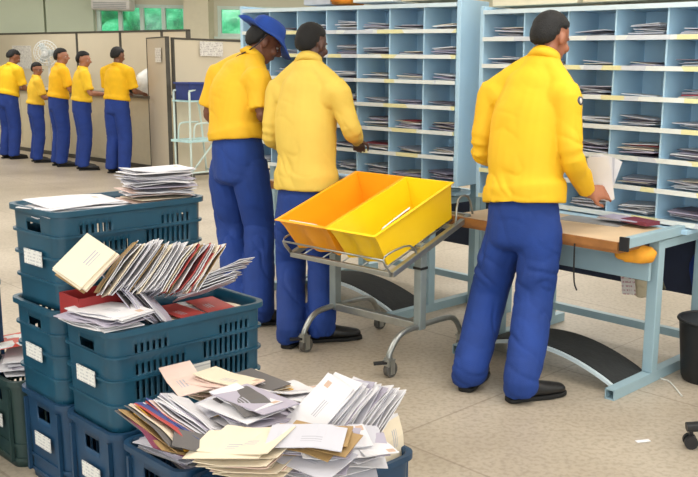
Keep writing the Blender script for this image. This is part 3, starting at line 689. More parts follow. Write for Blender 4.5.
# ------------------------------------------------------------------ work tables
def table(A, yaw, label, L, wood_on=True, left_support=True):
    """origin = floor under the front right corner; x runs left (negative), y away from the worker"""
    t = empty('work_table', (A.x, A.y, 0), yaw, label, 'table')
    zt = .72; D = .50; L2 = L
    tp = MB().box((-L2/2-.03, D/2, zt-.012), (L2, D, .024)).build('tabletop', wood, t, bevel=.002)
    MB().box((-L2/2-.03, -.006, zt-.018), (L2, .014, .036)).build('edge_band', woodedge, tp)
    MB().box((-L2/2-.03, .10, zt-.038), (L2, .2, .028)).build('lower_board', woodedge, t)
    MB().beam((0, .0, zt), (0, D+.06, zt), .04, .045).build('side_bar', steel, t, bevel=.003)
    MB().box((0, -.006, zt-.004), (.045, .012, .062)).build('end_cap', black, t)
    MB().box((-L2/2, D+.05, zt-.006), (L2+.1, .14, .02)).build('rear_ledge', rackblue, t)
    MB().box((-L2/2, .24, zt-.135), (L2, .02, .15)).build('apron', steel, t, bevel=.003)
    for x in (-.02, -L2+.06):
        for y in (.33, .80):
            g_ = MB().beam((x, y, .05), (x, y, zt-.04), .055, .055, V((0, 1, 0))).build('leg', steel, t, bevel=.004)
        fr_ = MB(); w = .05
        # open-ended square tube on the floor
        for s1 in (-1, 1): fr_.box((x+s1*(w/2-.003), .45, w/2), (.005, .95, w)); fr_.box((x, .45, w/2+s1*(w/2-.003)), (w, .95, .005))
        fr_.build('foot_rail', steel, t)
        MB().beam((x, .30, zt-.05), (x, .92, zt-.05), .05, .04).build('bearer', steel, t)
    MB().beam((-.02, .80, .12), (-L2+.06, .80, .12), .04, .04).build('cross_beam', steel, t)
    MB().beam((-.02, .87, zt-.05), (-L2+.06, .87, zt-.05), .04, .04).build('cross_beam', steel, t)
    MB().beam((-.02, .62, zt-.05), (-L2+.06, .62, zt-.05), .04, .04).build('cross_beam', steel, t)
    MB().box((-L2/2, .86, .50), (L2+.2, .012, .36)).build('modesty_panel', mat('panel_navy', (36, 44, 66), .6), t)
    # arched footrest
    ft = MB(); n_ = 24; x0, x1 = -.045, -L2+.09; pr_ = []
    for i in range(n_+1):
        u = i/n_; x = x0+(x1-x0)*u; z = .04+.105*math.sin(PI*u)**.85
        pr_.append((x, z))
    def slab(y0, y1, zo, th):
        mb = MB()
        for x, z in pr_:
            for y, dz in ((y0, zo), (y1, zo), (y1, zo-th), (y0, zo-th)): mb.v.append(V((x, y, z+dz)))
        mb.f = [(i*4+k, i*4+(k+1) % 4, (i+1)*4+(k+1) % 4, (i+1)*4+k) for i in range(n_) for k in range(4)]+[(0, 1, 2, 3), (n_*4+3, n_*4+2, n_*4+1, n_*4)]
        return mb
    f_ = slab(.045, .33, 0, .018).build('footrest', rackedge, t, smooth='auto'); slab(.06, .325, .005, .005).build('rubber_mat', rubber, f_, smooth='auto')
    return t
YT = math.radians(-42)
A1 = V((.81, 3.87, 0)); table(A1, YT, 'grey steel work table with wooden top where the nearest worker stands', 1.0)
A2 = V((-.27, 5.06, 0)); table(A2, YT, 'grey steel work table half hidden behind the yellow bins', 1.16)
tx = V((math.cos(YT), math.sin(YT), 0)); ty = V((-math.sin(YT), math.cos(YT), 0))
def T1(x, y, z): return A1+tx*x+ty*y+V((0, 0, z))
# papers and trays on the table, between worker and rack
def lay(c, dims, m, rot, label, nm, cat, group=None):
    o = MB().box((0, 0, 0), dims).build(nm, m); o.location = c; o.rotation_euler.z = rot; return tag(o, label, cat, group)
lay(T1(-.42, .40, .7215), (.34, .16, .003), mat('grey_sheet', (150, 150, 152), .6), YT+.1, 'grey flat folder on table beside the worker\'s hand', 'folder', 'folder')
for k in range(4): lay(T1(-.30+.01*k, .47-.01*k, .738+.004*k), (.22, .12, .0035), mails[(0, 1, 4, 2)[k]], YT+.2-.1*k, 'letter in the low pile at the rack foot beside the worker', 'letter', 'letter', 'letters piled at the foot of the right rack')
lay(T1(-.18, .44, .745), (.16, .1, .018), mat('mail_maroon', (120, 50, 66), .6), YT-.2, 'small maroon packet on the table before right rack', 'packet', 'packet')
# hanging orange bag behind the leg, price tags, cable
bag = blob('cloth_pouch', T1(-.06, .20, .60), (.095, .045, .04), mat('pouch_orange', (222, 150, 36), .75, var=.15), 'orange yellow cloth pouch tucked under the table corner', 'pouch', 4, .5, 10)
tgp = atz(600, 300, 0)
o = MB().box((0, 0, 0), (.075, .006, .15)).build('paper_tag', print_mat('tag_print', (222, 214, 208), (190, 150, 150), 60, 60, .3)); o.location = T1(-.24, .46, .44); o.rotation_euler = (.05, -.14, YT)
MB().tube([(0, 0, .075), (.004, 0, .12), (0, 0, .17)], .002, 6, 2).build('string', black, o)
tag(o, 'white printed tag hanging below the table apron', 'tag')
for k, (dx, lb) in enumerate(((-.20, 'pale cotton glove hanging under table, next to the white tag'), (-.12, 'dark work glove hanging under table, nearer its corner leg'))):
    g = MB(); c_ = T1(dx, .52, .41)
    g.loft([c_+V((0, 0, .11)), c_+V((0, 0, .05)), c_-V((0, 0, .0))], [(.028, .014), (.034, .017), (.038, .016)], tx, 12, 3)
    for i in range(4): g.loft([c_+tx*(-.028+.019*i), c_+tx*(-.032+.021*i)-V((0, 0, .07-.008*abs(i-1.5)))], [.0095, .008], tx, 8, 1)
    g.loft([c_+tx*.03+V((0, 0, .04)), c_+tx*.055-V((0, 0, .0))], [.011, .008], tx, 8, 1)
    tag(sculpt(g, 'glove', mat('glove_%d' % k, ((210, 196, 166), (66, 64, 48))[k], .85), None, .006, 1), lb, 'glove')
hk = MB().tube([T1(-.26, .0, .70), T1(-.26, .0, .60), T1(-.26, .01, .5), T1(-.25, .02, .46)], .004, 6, 3).build('strap', black)
tag(hk, 'thin black strap hanging from table front edge', 'strap')
cw_ = MB().tube([atz(652, 373, .004), atz(662, 379, .004), atz(670, 382, .004), atz(682, 396, .004)], .004, 6, 5).build('cable', mat('white_cable', (214, 212, 204), .5), smooth=True)
tag(cw_, 'short white cable lying on floor by the table foot', 'cable')
sc1 = lay(atz(643, 441, .003), (.06, .022, .002), paper, .3, 'white paper scrap on the floor at lower right', 'paper_scrap', 'paper')

# held letters in the nearest man's right hand
hw = J3['wrR']
for k in range(6):
    o = MB().box((0, 0, 0), (.115, .002, .21)).build('letter', mails[0] if k != 2 else mails[1])
    o.location = hw+V((.07+.004*k, .05+.006*k, .06)); o.rotation_euler = (.1, -.15+.09*k, -.55+.05*k)
    tag(o, 'white letter in the upright fan held by the nearest worker', 'letter', 'letters fanned in the nearest worker\'s hand')

# stool-like far things at the right edge
bn = empty('waste_bin', atz(700, 386)+V((.05, .10, 0)), 0, 'black waste bin at right picture edge beside table foot', 'bin')
MB().loft([(0, 0, .0), (0, 0, .02), (0, 0, .30)], [.105, .115, .14], V((1, 0, 0)), 28).build('bin_body', black, bn, smooth='auto')
rim = MB().tube([V((.142*math.cos(2*PI*i/24), .142*math.sin(2*PI*i/24), .30)) for i in range(25)], .008, 8, 1).build('bin_rim', black, bn, smooth=True)
hb_ = bn.location
hg = empty('cloth_sack', hb_+V((.13, .35, 0)), 0, 'blue cloth sack hanging behind the waste bin', 'sack')
g = MB().loft([(0, 0, .72), (0, 0, .66), (0, 0, .5), (0, 0, .34), (0, 0, .27)], [(.03, .03), (.08, .05), (.12, .08), (.12, .09), (.06, .05)], V((1, 0, 0)), 24, 5)
for p in g.v: p += V((p.x, p.y, 0))*.35*noise.noise(V((p.x*14, p.y*14, p.z*5)))
g.build('sack_body', tro, hg, smooth=True)
MB().tube([(0, 0, .71), (-.02, -.05, .74), (-.06, -.12, .73)], .01, 8, 3).build('sack_handle', paper, hg, smooth=True)
# swivel chair base poking into the frame
ch0 = atz(697, 447, 0)
chc = V((ch0.x+.26, ch0.y-.02, 0))
chr_ = empty('swivel_chair', chc, 0, 'black swivel chair base reaching in at lower right corner', 'chair')
MB().loft([(0, 0, .06), (0, 0, .12), (0, 0, .14), (0, 0, .42)], [.05, .045, .025, .025], V((1, 0, 0)), 16).build('gas_column', black, chr_, smooth='auto')
for k in range(5):
    th = PI+2*PI*k/5-.05; d = V((math.cos(th), math.sin(th), 0))
    lg = MB().loft([d*.03+V((0, 0, .10)), d*.18+V((0, 0, .095)), d*.31+V((0, 0, .085))], [(.03, .02), (.027, .018), (.022, .015)], d.cross(V((0, 0, 1))), 12, 3, power=4).build('leg', black, chr_, smooth='auto')
    cs = MB(); q = d*.29
    for e in (-1, 1): cs.loft([q+d.cross(V((0, 0, 1)))*(e*.008)+V((0, 0, .027)), q+d.cross(V((0, 0, 1)))*(e*.024)+V((0, 0, .027))], [.027, .027], d, 18)
    cs.beam(q+V((0, 0, .03)), q+V((0, 0, .08)), .014, .014); cs.build('caster', greyrub if False else black, lg, smooth='auto')
MB().loft([(0, .0, .43), (0, 0, .44), (0, 0, .49), (0, 0, .50)], [.16, .2, .21, .17], V((1, 0, 0)), 28, 1, power=2.6).build('seat', rubber, chr_, smooth='auto')

# ------------------------------------------------------------------ cart with the two bins
c1, c2, c3, c4 = atz(299.5, 353.6), atz(384, 379), atz(452, 346), atz(366, 328)
ca = (c2-c1).normalized(); cdp = V((-ca.y, ca.x, 0)); Wc = (c2-c1).length; Dc = .60
cart = empty('mail_cart', c1, math.atan2(ca.y, ca.x), 'grey metal cart on casters carrying two sloping bins', 'cart')
def side(x):
    return [(x, .03, .085), (x, .04, .12), (x, .10, .185), (x, .20, .205), (x, .45, .205), (x, .54, .185), (x, Dc-.01, .12), (x, Dc, .085)]
for x in (0, Wc): MB().tube(side(x), .015, 10, 4).build('curved_foot', chrome, cart, smooth=True)
MB().beam((0, .26, .205), (Wc, .26, .205), .04, .04).build('base_beam', chrome, cart, bevel=.003)
py_ = .26
zp = .60
for x in (.0, Wc):
    ps = MB().beam((x, py_, .19), (x, py_, zp+.02), .045, .045, V((0, 1, 0))).build('post', mat('cart_post', (140, 150, 150), .4, metal=.3), cart, bevel=.004)
    MB().box((x, py_, .50), (.052, .052, .012)).build('collar', black, ps)
for i, (x, y) in enumerate(((0, .03), (Wc, .03), (0, Dc), (Wc, Dc))):
    cs = MB().beam((x, y, .055), (x, y, .10), .03, .03).build('caster_fork', chrome, cart)
    f2_ = MB()
    for e in (-1, 1): f2_.box((x+e*.017, y+.012, .05), (.004, .03, .07))
    f2_.box((x, y+.005, .086), (.04, .05, .006)); f2_.build('fork_plate', chrome, cs)
    MB().loft([(x-.013, y+.015, .037), (x+.013, y+.015, .037)], [.037, .037], V((0, 0, 1)), 22).build('wheel', greyrub, cs, smooth='auto')
    if i < 2:
        MB().beam((x, y, .075), (x-.05, y-.05, .07), .03, .01).build('brake_pedal', black, cs)
# tilted carrier
ang = math.radians(19); x0c, x1c = -.05, Wc+.04; L_ = .63
def TP(x, y, z): # tilted platform coords: origin at front edge z .53
    return V((x, -.0+y*math.cos(ang)-z*math.sin(ang), .515+y*math.sin(ang)+z*math.cos(ang)))
tr_ = MB()
for x in (x0c, x1c): tr_.beam(TP(x, 0, 0), TP(x, L_, 0), .028, .028)
for y in (0, .25, .5, L_): tr_.beam(TP(x0c, y, 0), TP(x1c, y, 0), .024, .024)
tr_.build('carrier_frame', chrome, cart, bevel=.003)
wr_ = MB()
for x in (x0c, x1c):
    wr_.tube([TP(x, .0, .0), TP(x, -.03, .09), TP(x, .04, .10), TP(x, .16, .07), TP(x, .2, 0)], .005, 8, 3)
wr_.tube([TP(x0c, -.03, .09), TP(x1c, -.03, .09)], .005, 8, 2); wr_.tube([TP(x0c, .01, .0), TP(x0c, -.03, .09)], .005, 8, 1)
for x in (x0c, x1c): wr_.tube([TP(x, L_-.12, 0), TP(x, L_-.06, .12), TP(x, L_+.02, .10), TP(x, L_+.03, 0)], .006, 8, 3)
for k in range(5): x = x0c+(x1c-x0c)*(k+.5)/5; wr_.tube([TP(x, 0, 0), TP(x, L_, 0)], .004, 6, 1)
wr_.build('wire_guard', chrome, cart, smooth=True)
def bin_(name, xa, xb, m, label, paperside):
    o = empty(name, c1, math.atan2(ca.y, ca.x), label, 'mail bin')
    lo, hi = .03, .0; h = .185; y0, y1 = .03, L_-.075
    mb = MB(); xc = (xa+xb)/2
    def loop(z, inset, fl, ys=0):
        a, b_, c_, d_ = xa+inset, xb-inset, y0+fl, y1-fl*.45
        pts = [];
        # fluted front wall
        nF = 12
        for i in range(nF+1):
            u = i/nF; pts.append((a+(b_-a)*u, c_-(0 if z > h*.75 else .010*math.cos(u*PI*4)-.01)))
        pts += [(b_, c_+(d_-c_)*.5), (b_, d_), ((a+b_)/2, d_), (a, d_), (a, c_+(d_-c_)*.5)]
        return [TP(x, y, z+.02) for x, y in pts]
    loops = [loop(h, -.014, -.062), loop(h, 0, -.05), loop(h*.75, .006, -.03), loop(0, .02, .01), loop(0.006, .024, .015), loop(h*.75, .010, -.025), loop(h+.004, .003, -.045), loop(h+.004, -.016, -.064)]
    n_ = len(loops[0])
    for L in loops: mb.v += L
    K_ = len(loops)
    for j in range(K_):
        if j == 3: continue
        for i in range(n_): mb.f.append((j*n_+i, j*n_+(i+1) % n_, ((j+1) % K_)*n_+(i+1) % n_, ((j+1) % K_)*n_+i))
    mb.f.append(tuple(3*n_+i for i in range(n_))); mb.f.append(tuple(4*n_+i for i in range(n_)))
    mb.build('bin_shell', m, o, smooth='auto')
    return o
xm = (x0c+x1c)/2+.0
bin_('mail_bin', x0c+.0, xm-.008, orange, 'orange plastic bin, farther left of the two on the cart', 0)
bin_('mail_bin', xm+.012, x1c-.03, yellow, 'yellow plastic bin, right one of the two on the cart', 1)
RZ = Matrix.Rotation(math.atan2(ca.y, ca.x), 4, 'Z')
def bl_item(x, y, z, dims, rot, m, label, nm, cat):
    o = MB().box((0, 0, 0), dims).build(nm, m); P = c1+(RZ @ TP(x, y, z)); o.location = P
    o.rotation_euler = (Matrix.Rotation(math.atan2(ca.y, ca.x), 4, 'Z') @ Matrix.Rotation(ang, 4, 'X') @ Matrix.Rotation(rot, 4, 'Z')).to_euler(); return tag(o, label, cat)
def lean_letter(p, q, wv, label):
    """a letter leaning from p (low edge) to q (high edge), both in carrier coordinates"""
    P, Q = RZ @ TP(*p), RZ @ TP(*q); wv = RZ.to_3x3() @ wv; d = Q-P; h = d.length; d.normalize(); n_ = d.cross(wv).normalized(); wv2 = n_.cross(d)
    o = MB().box((0, 0, 0), (.19, h, .006)).build('letter', paper); M4 = Matrix((-wv2, d, n_)).transposed().to_4x4(); M4.translation = c1+(P+Q)/2; o.matrix_world = M4
    tag(o, label, 'letter')
lean_letter((x0c+.15, .15, .035), (x0c+.15, .0, .20), V((1, 0, 0)), 'white letter leaning on the lower end wall inside orange bin')
lean_letter((x1c-.20, .20, .035), (x1c-.055, .17, .205), V((0, math.cos(ang), math.sin(ang))), 'white letter leaning on the side wall inside yellow bin')

# ------------------------------------------------------------------ crates
CU, CV = az(132), az(42); CL, CWD, CH = .585, .338, .330
def crate_mesh(style):
    n = []; r = .045; X, Y = CWD/2-.012, CL/2-.012
    segs = []   # polyline of the loop with tags
    def arc(cx, cy, a0):
        for k in range(1, 5): th = a0+PI/2*k/5; segs.append((cx+r*math.cos(th), cy+r*math.sin(th), 'c'))
    nS, nL = 24, 46
    for k in range(nS+1): segs.append((-X+r+(2*X-2*r)*k/nS, -Y, 's'))
    arc(X-r, -Y+r, -PI/2)
    for k in range(nL+1): segs.append((X, -Y+r+(2*Y-2*r)*k/nL, 'l'))
    arc(X-r, Y-r, 0)
    for k in range(nS+1): segs.append((X-r-(2*X-2*r)*k/nS, Y, 's'))
    arc(-X+r, Y-r, PI/2)
    for k in range(nL+1): segs.append((-X, Y-r-(2*Y-2*r)*k/nL, 'l'))
    arc(-X+r, -Y+r, PI)
    zs = [0, .025, .06, .085, .10, .135, .16, .18, .215, .235, .25, .28, .30, CH]
    N = len(segs); mb = MB()
    for z in zs: mb.v += [V((x*(.965+.035*z/CH), y*(.975+.025*z/CH), z)) for x, y, t in segs]
    cnt = 0
    for j in range(len(zs)-1):
        zc = (zs[j]+zs[j+1])/2
        for i in range(N):
            a, b_ = segs[i], segs[(i+1) % N]; cut = False
            t = a[2] if a[2] == b_[2] else 'c'; u = (a[1]+b_[1])/2/(Y-r); w = (a[0]+b_[0])/2
            if style == 'teal':
                if t == 'l' and .12 < abs(u) < .9:
                    idx = i % 2 == 0
                    if .185 < zc < .235 and idx: cut = (u > 0) or .18 < zc < .22
                    if .10 < zc < .155 and idx: cut = True
                    if .255 < zc < .275 and idx and abs(u) > .4: cut = True
                if t == 's' and .255 < zc < .275 and abs(w) < .045: cut = True
            else:
                if t == 's' and .235 < zc < .28 and abs(w) < .05: cut = True
                if t == 'l' and i % 2 == 0 and .10 < zc < .23 and .1 < abs(u) < .9: cut = True
            if not cut: mb.f.append((j*N+i, j*N+(i+1) % N, (j+1)*N+(i+1) % N, (j+1)*N+i))
    return mb, segs, N
def make_crate(style, m, label, long_label=False):
    o = empty('mail_crate', (0, 0, 0), 0, label, 'crate')
    mb, segs, N = crate_mesh(style)
    w = mb.build('crate_wall', m, o, smooth='auto'); sm = w.modifiers.new('s', 'SOLIDIFY'); sm.thickness = .005; sm.offset = -1
    MB().box((0, 0, .012), (CWD-.06, CL-.06, .01)).build('crate_floor', m, o)
    def ring(z, out, h):
        rb = MB(); nn_ = N
        for dz, f in ((-h/2, 0), (-h/2, out), (h/2, out), (h/2, 0)):
            for x, y, t in segs:
                sx, sy = .965+.035*z/CH, .975+.025*z/CH; n_ = V((x/(CWD/2), y/(CL/2), 0)); 
                rb.v.append(V((x*sx*(1+f/(CWD/2)), y*sy*(1+f/(CL/2)), z+dz)))
        rb.f = [(j*nn_+i, j*nn_+(i+1) % nn_, ((j+1) % 4)*nn_+(i+1) % nn_, ((j+1) % 4)*nn_+i) for j in range(4) for i in range(nn_)]
        return rb
    if style == 'teal':
        for z in (.09, .17, .245): ring(z, .009, .008).build('rib', m, o, smooth='auto')
    else:
        for z in (.03, .085): ring(z, .006, .012).build('rib', m, o, smooth='auto')
        for x in (-.12, .12):
            for y in (-CL/2+.008, CL/2-.008): MB().box((x, y, .16), (.012, .012, .27)).build('upright_rib', m, o)
    ring(CH-.008, .013, .018).build('rim', m, o, smooth='auto')
    lb = MB().box((.005, -CL/2+.003, .165), (.115, .003, .05)).build('paper_label', label_m, o)
    if long_label: MB().box((CWD/2+.006, -.02, .15), (.003, .14, .05)).build('paper_label', label_m, o)
    return o
C2 = V((-.9085, 2.901, 0))
def stp(k): return k*(.342 if k < 0 else .362)
def place_crate(o, k, lvl, dyaw=0, du=0, dv=0):
    c_ = C2+CU*(stp(k)+du)+CV*dv
    o.location = (c_.x, c_.y, lvl*CH*.985); o.rotation_euler.z = math.radians(-42)+dyaw
    return o
def relabel(o, l, g=None):
    o['label'] = l; return o
t_ = make_crate('teal', teal, 'teal slotted crate, topmost of the two-crate stack, heaped with leaning envelopes', True)
place_crate(t_, 0, 1)
t2_ = make_crate('teal', teal, 'teal slotted crate in the middle of the tallest stack'); place_crate(t2_, -1, 1, 0, 0, -.01)
t3_ = relabel(copy_tree(t2_), 'teal slotted crate on top of the tallest stack, holding a square pile of letters'); place_crate(t3_, -1, 2, math.radians(3), .0, .0)
n1 = make_crate('navy', navy, 'dark blue solid-sided crate at the bottom of tallest stack'); place_crate(n1, -1, 0)
n2 = relabel(copy_tree(n1), 'dark blue crate under the teal crate of leaning envelopes'); place_crate(n2, 0, 0)
n3 = relabel(copy_tree(n1), 'dark blue single crate under the fan of coloured letters'); place_crate(n3, 1, 0)
n4 = relabel(copy_tree(n1), 'dark blue nearest crate at bottom of picture, overflowing with mail'); place_crate(n4, 2, 0)
g1 = make_crate('navy', dkgreen, 'dark green crate at left edge of picture with newspapers inside'); place_crate(g1, -2, 0, 0, .0, -.02)
b1_ = relabel(copy_tree(n1), 'blue crate far left behind the green crate, lower one'); bq = atz(4, 282, .65)-V((.32, .10, .65)); b1_.location = bq; b1_.rotation_euler.z = math.radians(-42)
b2_ = relabel(copy_tree(n1), 'blue crate far left behind the green crate, upper one'); b2_.location = bq+V((0, 0, CH*.985)); b2_.rotation_euler.z = math.radians(-42)

# ------------------------------------------------------------------ mail
def env_mat(name, col, ink=(165, 163, 172), win=True):
    """envelope: plain paper with a small address block and a stamp corner (object space, metres)"""
    M = bpy.data.materials.new(name); M.use_nodes = True; nt = M.node_tree; n = nt.nodes; l = nt.links; b = n['Principled BSDF']; b.inputs['Roughness'].default_value = .6
    tc = n.new('ShaderNodeTexCoord'); sx = n.new('ShaderNodeSeparateXYZ'); l.new(tc.outputs['Object'], sx.inputs[0])
    def rng(o_, lo, hi):
        a = n.new('ShaderNodeMath'); a.operation = 'GREATER_THAN'; l.new(o_, a.inputs[0]); a.inputs[1].default_value = lo
        c = n.new('ShaderNodeMath'); c.operation = 'LESS_THAN'; l.new(o_, c.inputs[0]); c.inputs[1].default_value = hi
        m_ = n.new('ShaderNodeMath'); m_.operation = 'MULTIPLY'; l.new(a.outputs[0], m_.inputs[0]); l.new(c.outputs[0], m_.inputs[1]); return m_
    def mul(a, c):
        m_ = n.new('ShaderNodeMath'); m_.operation = 'MULTIPLY'; l.new(a.outputs[0], m_.inputs[0]); l.new(c.outputs[0], m_.inputs[1]); return m_
    A = mul(rng(sx.outputs[0], -.01, .045), rng(sx.outputs[1], -.025, .0))
    wv = n.new('ShaderNodeTexWave'); wv.wave_type = 'BANDS'; wv.bands_direction = 'Y'; wv.inputs['Scale'].default_value = 32; l.new(tc.outputs['Object'], wv.inputs['Vector'])
    g = n.new('ShaderNodeMath'); g.operation = 'GREATER_THAN'; g.inputs[1].default_value = .6; l.new(wv.outputs['Fac'], g.inputs[0]); A = mul(A, g)
    S_ = mul(rng(sx.outputs[0], .075, .095), rng(sx.outputs[1], .022, .045) if name in ('envelope_cream', 'envelope_white') else rng(sx.outputs[1], 5, 6))
    nz = n.new('ShaderNodeTexNoise'); nz.inputs['Scale'].default_value = 9; l.new(tc.outputs['Object'], nz.inputs['Vector'])
    r = n.new('ShaderNodeValToRGB'); c_ = lin(col); r.color_ramp.elements[0].color = tuple(x*.93 for x in c_[:3])+(1,); r.color_ramp.elements[1].color = c_; l.new(nz.outputs['Fac'], r.inputs['Fac'])
    m1 = n.new('ShaderNodeMixRGB'); l.new(A.outputs[0], m1.inputs['Fac']); l.new(r.outputs['Color'], m1.inputs['Color1']); m1.inputs['Color2'].default_value = lin(ink)
    m2 = n.new('ShaderNodeMixRGB'); l.new(S_.outputs[0], m2.inputs['Fac']); l.new(m1.outputs['Color'], m2.inputs['Color1']); m2.inputs['Color2'].default_value = lin((190, 160, 140))
    l.new(m2.outputs['Color'], b.inputs['Base Color'])
    return M
E = dict(w=env_mat('envelope_white', (214, 211, 214)), g=env_mat('envelope_grey', (192, 190, 198)), l=env_mat('envelope_lilac', (170, 163, 178)),
         c=env_mat('envelope_cream', (222, 208, 184)), p=env_mat('envelope_pink', (224, 196, 184)), k=env_mat('envelope_kraft', (158, 128, 84)),
         r=env_mat('envelope_red', (176, 66, 62)), b=env_mat('envelope_blue', (62, 74, 132)), y=env_mat('envelope_yellow', (222, 168, 48)), m=env_mat('envelope_maroon', (120, 48, 76)),
         d=env_mat('envelope_dark', (96, 92, 92)))
LM = {}
def letter_mesh(kind, bend):
    key = (kind[0], kind, bend)
    if key in LM: return LM[key]
    col, size = kind[0], kind[1:]
    w, h = {'': (.200, .10), 'S': (.15, .115), 'L': (.225, .135), 'X': (.28, .19)}[size]
    mb = MB(); nx_, th = 8, .0026
    for i in range(nx_+1):
        u = i/nx_-.5; z = bend*(1-(2*u)**2)*.022+abs(bend)*.004*math.sin(u*11)
        for y in (-h/2, h/2):
            yy = z+(.003*bend if y > 0 else 0)
            mb.v += [V((u*w, y, yy-th/2)), V((u*w, y, yy+th/2))]
    for i in range(nx_):
        a = i*4; b_ = a+4
        mb.f += [(a+1, b_+1, b_+3, a+3), (a, a+2, b_+2, b_), (a, b_, b_+1, a+1), (a+2, a+3, b_+3, b_+2)]
    mb.f += [(0, 1, 3, 2), (nx_*4, nx_*4+2, nx_*4+3, nx_*4+1)]
    me = mb.mesh('letter'); me.materials.append(E[col]); LM[key] = me
    return me
NL = [0]
def bundle(c, X, N, n, sp, kinds, label, group, bend=(-.4, .4), jit=.012, ang=.10, fan=0, seed=0, name='letter', cat='letter'):
    """n letters stacked along N; X = long edge direction; fan turns each a little more"""
    rnd = random.Random(seed+11); N = V(N).normalized(); X = V(X); X = (X-N*X.dot(N)).normalized(); Y = N.cross(X); c = V(c)
    for i in range(n):
        k = kinds[i] if len(kinds) == n else rnd.choice(kinds)
        me = letter_mesh(k, round(rnd.choice((bend[0], (bend[0]+bend[1])/2, bend[1])), 2))
        o = bpy.data.objects.new(name, me); C.objects.link(o)
        a = rnd.uniform(-ang, ang)+fan*(i-n/2); t = rnd.uniform(-.05, .05)
        M_ = Matrix((X, Y, N)).transposed() @ Matrix.Rotation(a, 3, 'Z') @ Matrix.Rotation(t, 3, 'X') @ Matrix.Rotation(rnd.uniform(-.03, .03), 3, 'Y')
        M4 = M_.to_4x4(); M4.translation = c+N*(sp*i)+X*rnd.uniform(-jit, jit)+Y*rnd.uniform(-jit, jit); o.matrix_world = M4
        tag(o, label, cat, group); NL[0] += 1
UP = V((0, 0, 1))
def cc(k, u, v, z): # crate-local: stack k, metres along u and v from crate centre
    return C2+CU*(stp(k)+u)+CV*v+UP*z
# inner filling of each open crate so that the mail rests on something
def fill(k, top, label, kinds, n, seed, dv=(-.12, .12)):
    for j, d in enumerate(dv):
        bundle(cc(k, 0, d, top-.006*n), CU, UP, n, .006, kinds, label, label.replace('letter', 'letters'), (-.2, .2), .02, .25, 0, seed+j)
#  S1 top crate: flat white sheets and the square pile
zt3 = CH*.985*2+CH
bundle(cc(-1, .01, -.13, zt3-.03), CV, UP, 7, .006, ['wX', 'wX', 'gX', 'wX', 'wX', 'wX', 'wX'], 'large white flat sheet in the top crate of tallest stack', 'flat white sheets in the top crate', (.0, .15), .03, .2, 0, 1, 'paper_sheet', 'paper')
bundle(cc(-1, .03, .17, zt3-.035), CV+CU*.15, UP, 24, .0060, ['wL', 'wL', 'pL', 'wL', 'pL', 'cL', 'gL', 'pL', 'wL', 'gL', 'wL', 'pL', 'wL', 'lL', 'wL', 'wL', 'gL', 'lL', 'wL', 'gL', 'wL', 'wL', 'wL', 'wL'],
       'letter in the square white and pink pile on topmost crate', 'letters in the square pile on the topmost crate', (-.3, .3), .022, .26, 0, 2)
#  S2 upper crate: leaning fans
zt2 = CH*.985+CH
lean1 = (CU*.35-CV*.0+CV*.75*0+UP*.62)
def LN(a, tilt): # normal pointing along horizontal azimuth a and tilted up
    d = az(a); return d*math.cos(tilt)+UP*math.sin(tilt)
bundle(atY(88, 266, 2.74), LN(55, .9), LN(175, .7), 6, .006, ['kS', 'cS', 'pS', 'cS', 'cS', 'cS'], 'cream stamped envelope at left end of the leaning row', 'cream envelopes at the left end of the leaning row', (-.05, .05), .008, .05, 0, 3)
E_dir = LN(20, .75)
def prow(px0, px1, py0, py1, Y0, Y1, n, kinds, Xd, Nd, label, group, seed, **kw):
    a, b_ = atY(px0, py0, Y0), atY(px1, py1, Y1); rnd = random.Random(seed); Nd = V(Nd).normalized(); Xd = V(Xd)
    Xd = (Xd-Nd*Xd.dot(Nd)).normalized(); Yv = Nd.cross(Xd)
    for i in range(n):
        k = kinds[i % len(kinds)] if not kw.get('rand') else rnd.choice(kinds)
        o = bpy.data.objects.new('letter', letter_mesh(k, rnd.choice((-.3, 0, .3)))); C.objects.link(o)
        f = i/(n-1)-.5
        M_ = Matrix((Xd, Yv, Nd)).transposed() @ Matrix.Rotation(rnd.uniform(-.2, .2)+kw.get('fan', 0)*f, 3, 'Z') @ Matrix.Rotation(rnd.uniform(-.06, .06)+kw.get('roll', 0)*f, 3, 'X')
        M4 = M_.to_4x4(); j = kw.get('jit', .012); M4.translation = a.lerp(b_, i/(n-1))+Xd*rnd.uniform(-j, j)+Yv*rnd.uniform(-j, j); o.matrix_world = M4
        tag(o, label, 'letter', group); NL[0] += 1
NL_ = LN(-112, .7); XD = LN(34, .65)
prow(116, 168, 268, 268, 2.80, 2.92, 22, ['k', 'w', 'w', 'c', 'w', 'g', 'w', 'w', 'w', 'w', 'g'], XD, NL_, 'white envelope in the leaning row above the teal crate', 'white envelopes leaning above the teal crate', 5, fan=.2, roll=.1)
prow(172, 206, 270, 270, 2.93, 3.02, 15, ['w', 'c', 'r', 'w', 'k', 'w', 'g', 'r', 'w'], XD, NL_, 'envelope in leaning row mixed with red and brown ones', 'mixed envelopes with red and brown ones among them', 6, fan=.2, roll=.1)
prow(206, 222, 290, 268, 3.0, 3.04, 12, ['w', 'g', 'w', 'l', 'w'], LN(84, .12), LN(-60, 1.15), 'thin white letter in the fan at right end of the teal crate', 'thin letters fanned at the right end of the teal crate', 7, fan=-.5)
bundle(atY(104, 322, 2.70), CU+CV*.25, UP, 9, .005, ['wL', 'gL', 'wL', 'lL'], 'white letter in flat pile on front rim of the teal crate', 'letters lying flat on the front of the teal crate', (-.3, .3), .02, .15, .02, 8)
prow(126, 158, 300, 306, 2.78, 2.84, 12, ['l', 'd', 'g', 'l', 'gL', 'l'], LN(125, -.6), LN(70, .75), 'grey wrapped magazine in the bundle inside the teal crate', 'grey wrapped magazines bundled in the teal crate', 9, fan=.3)
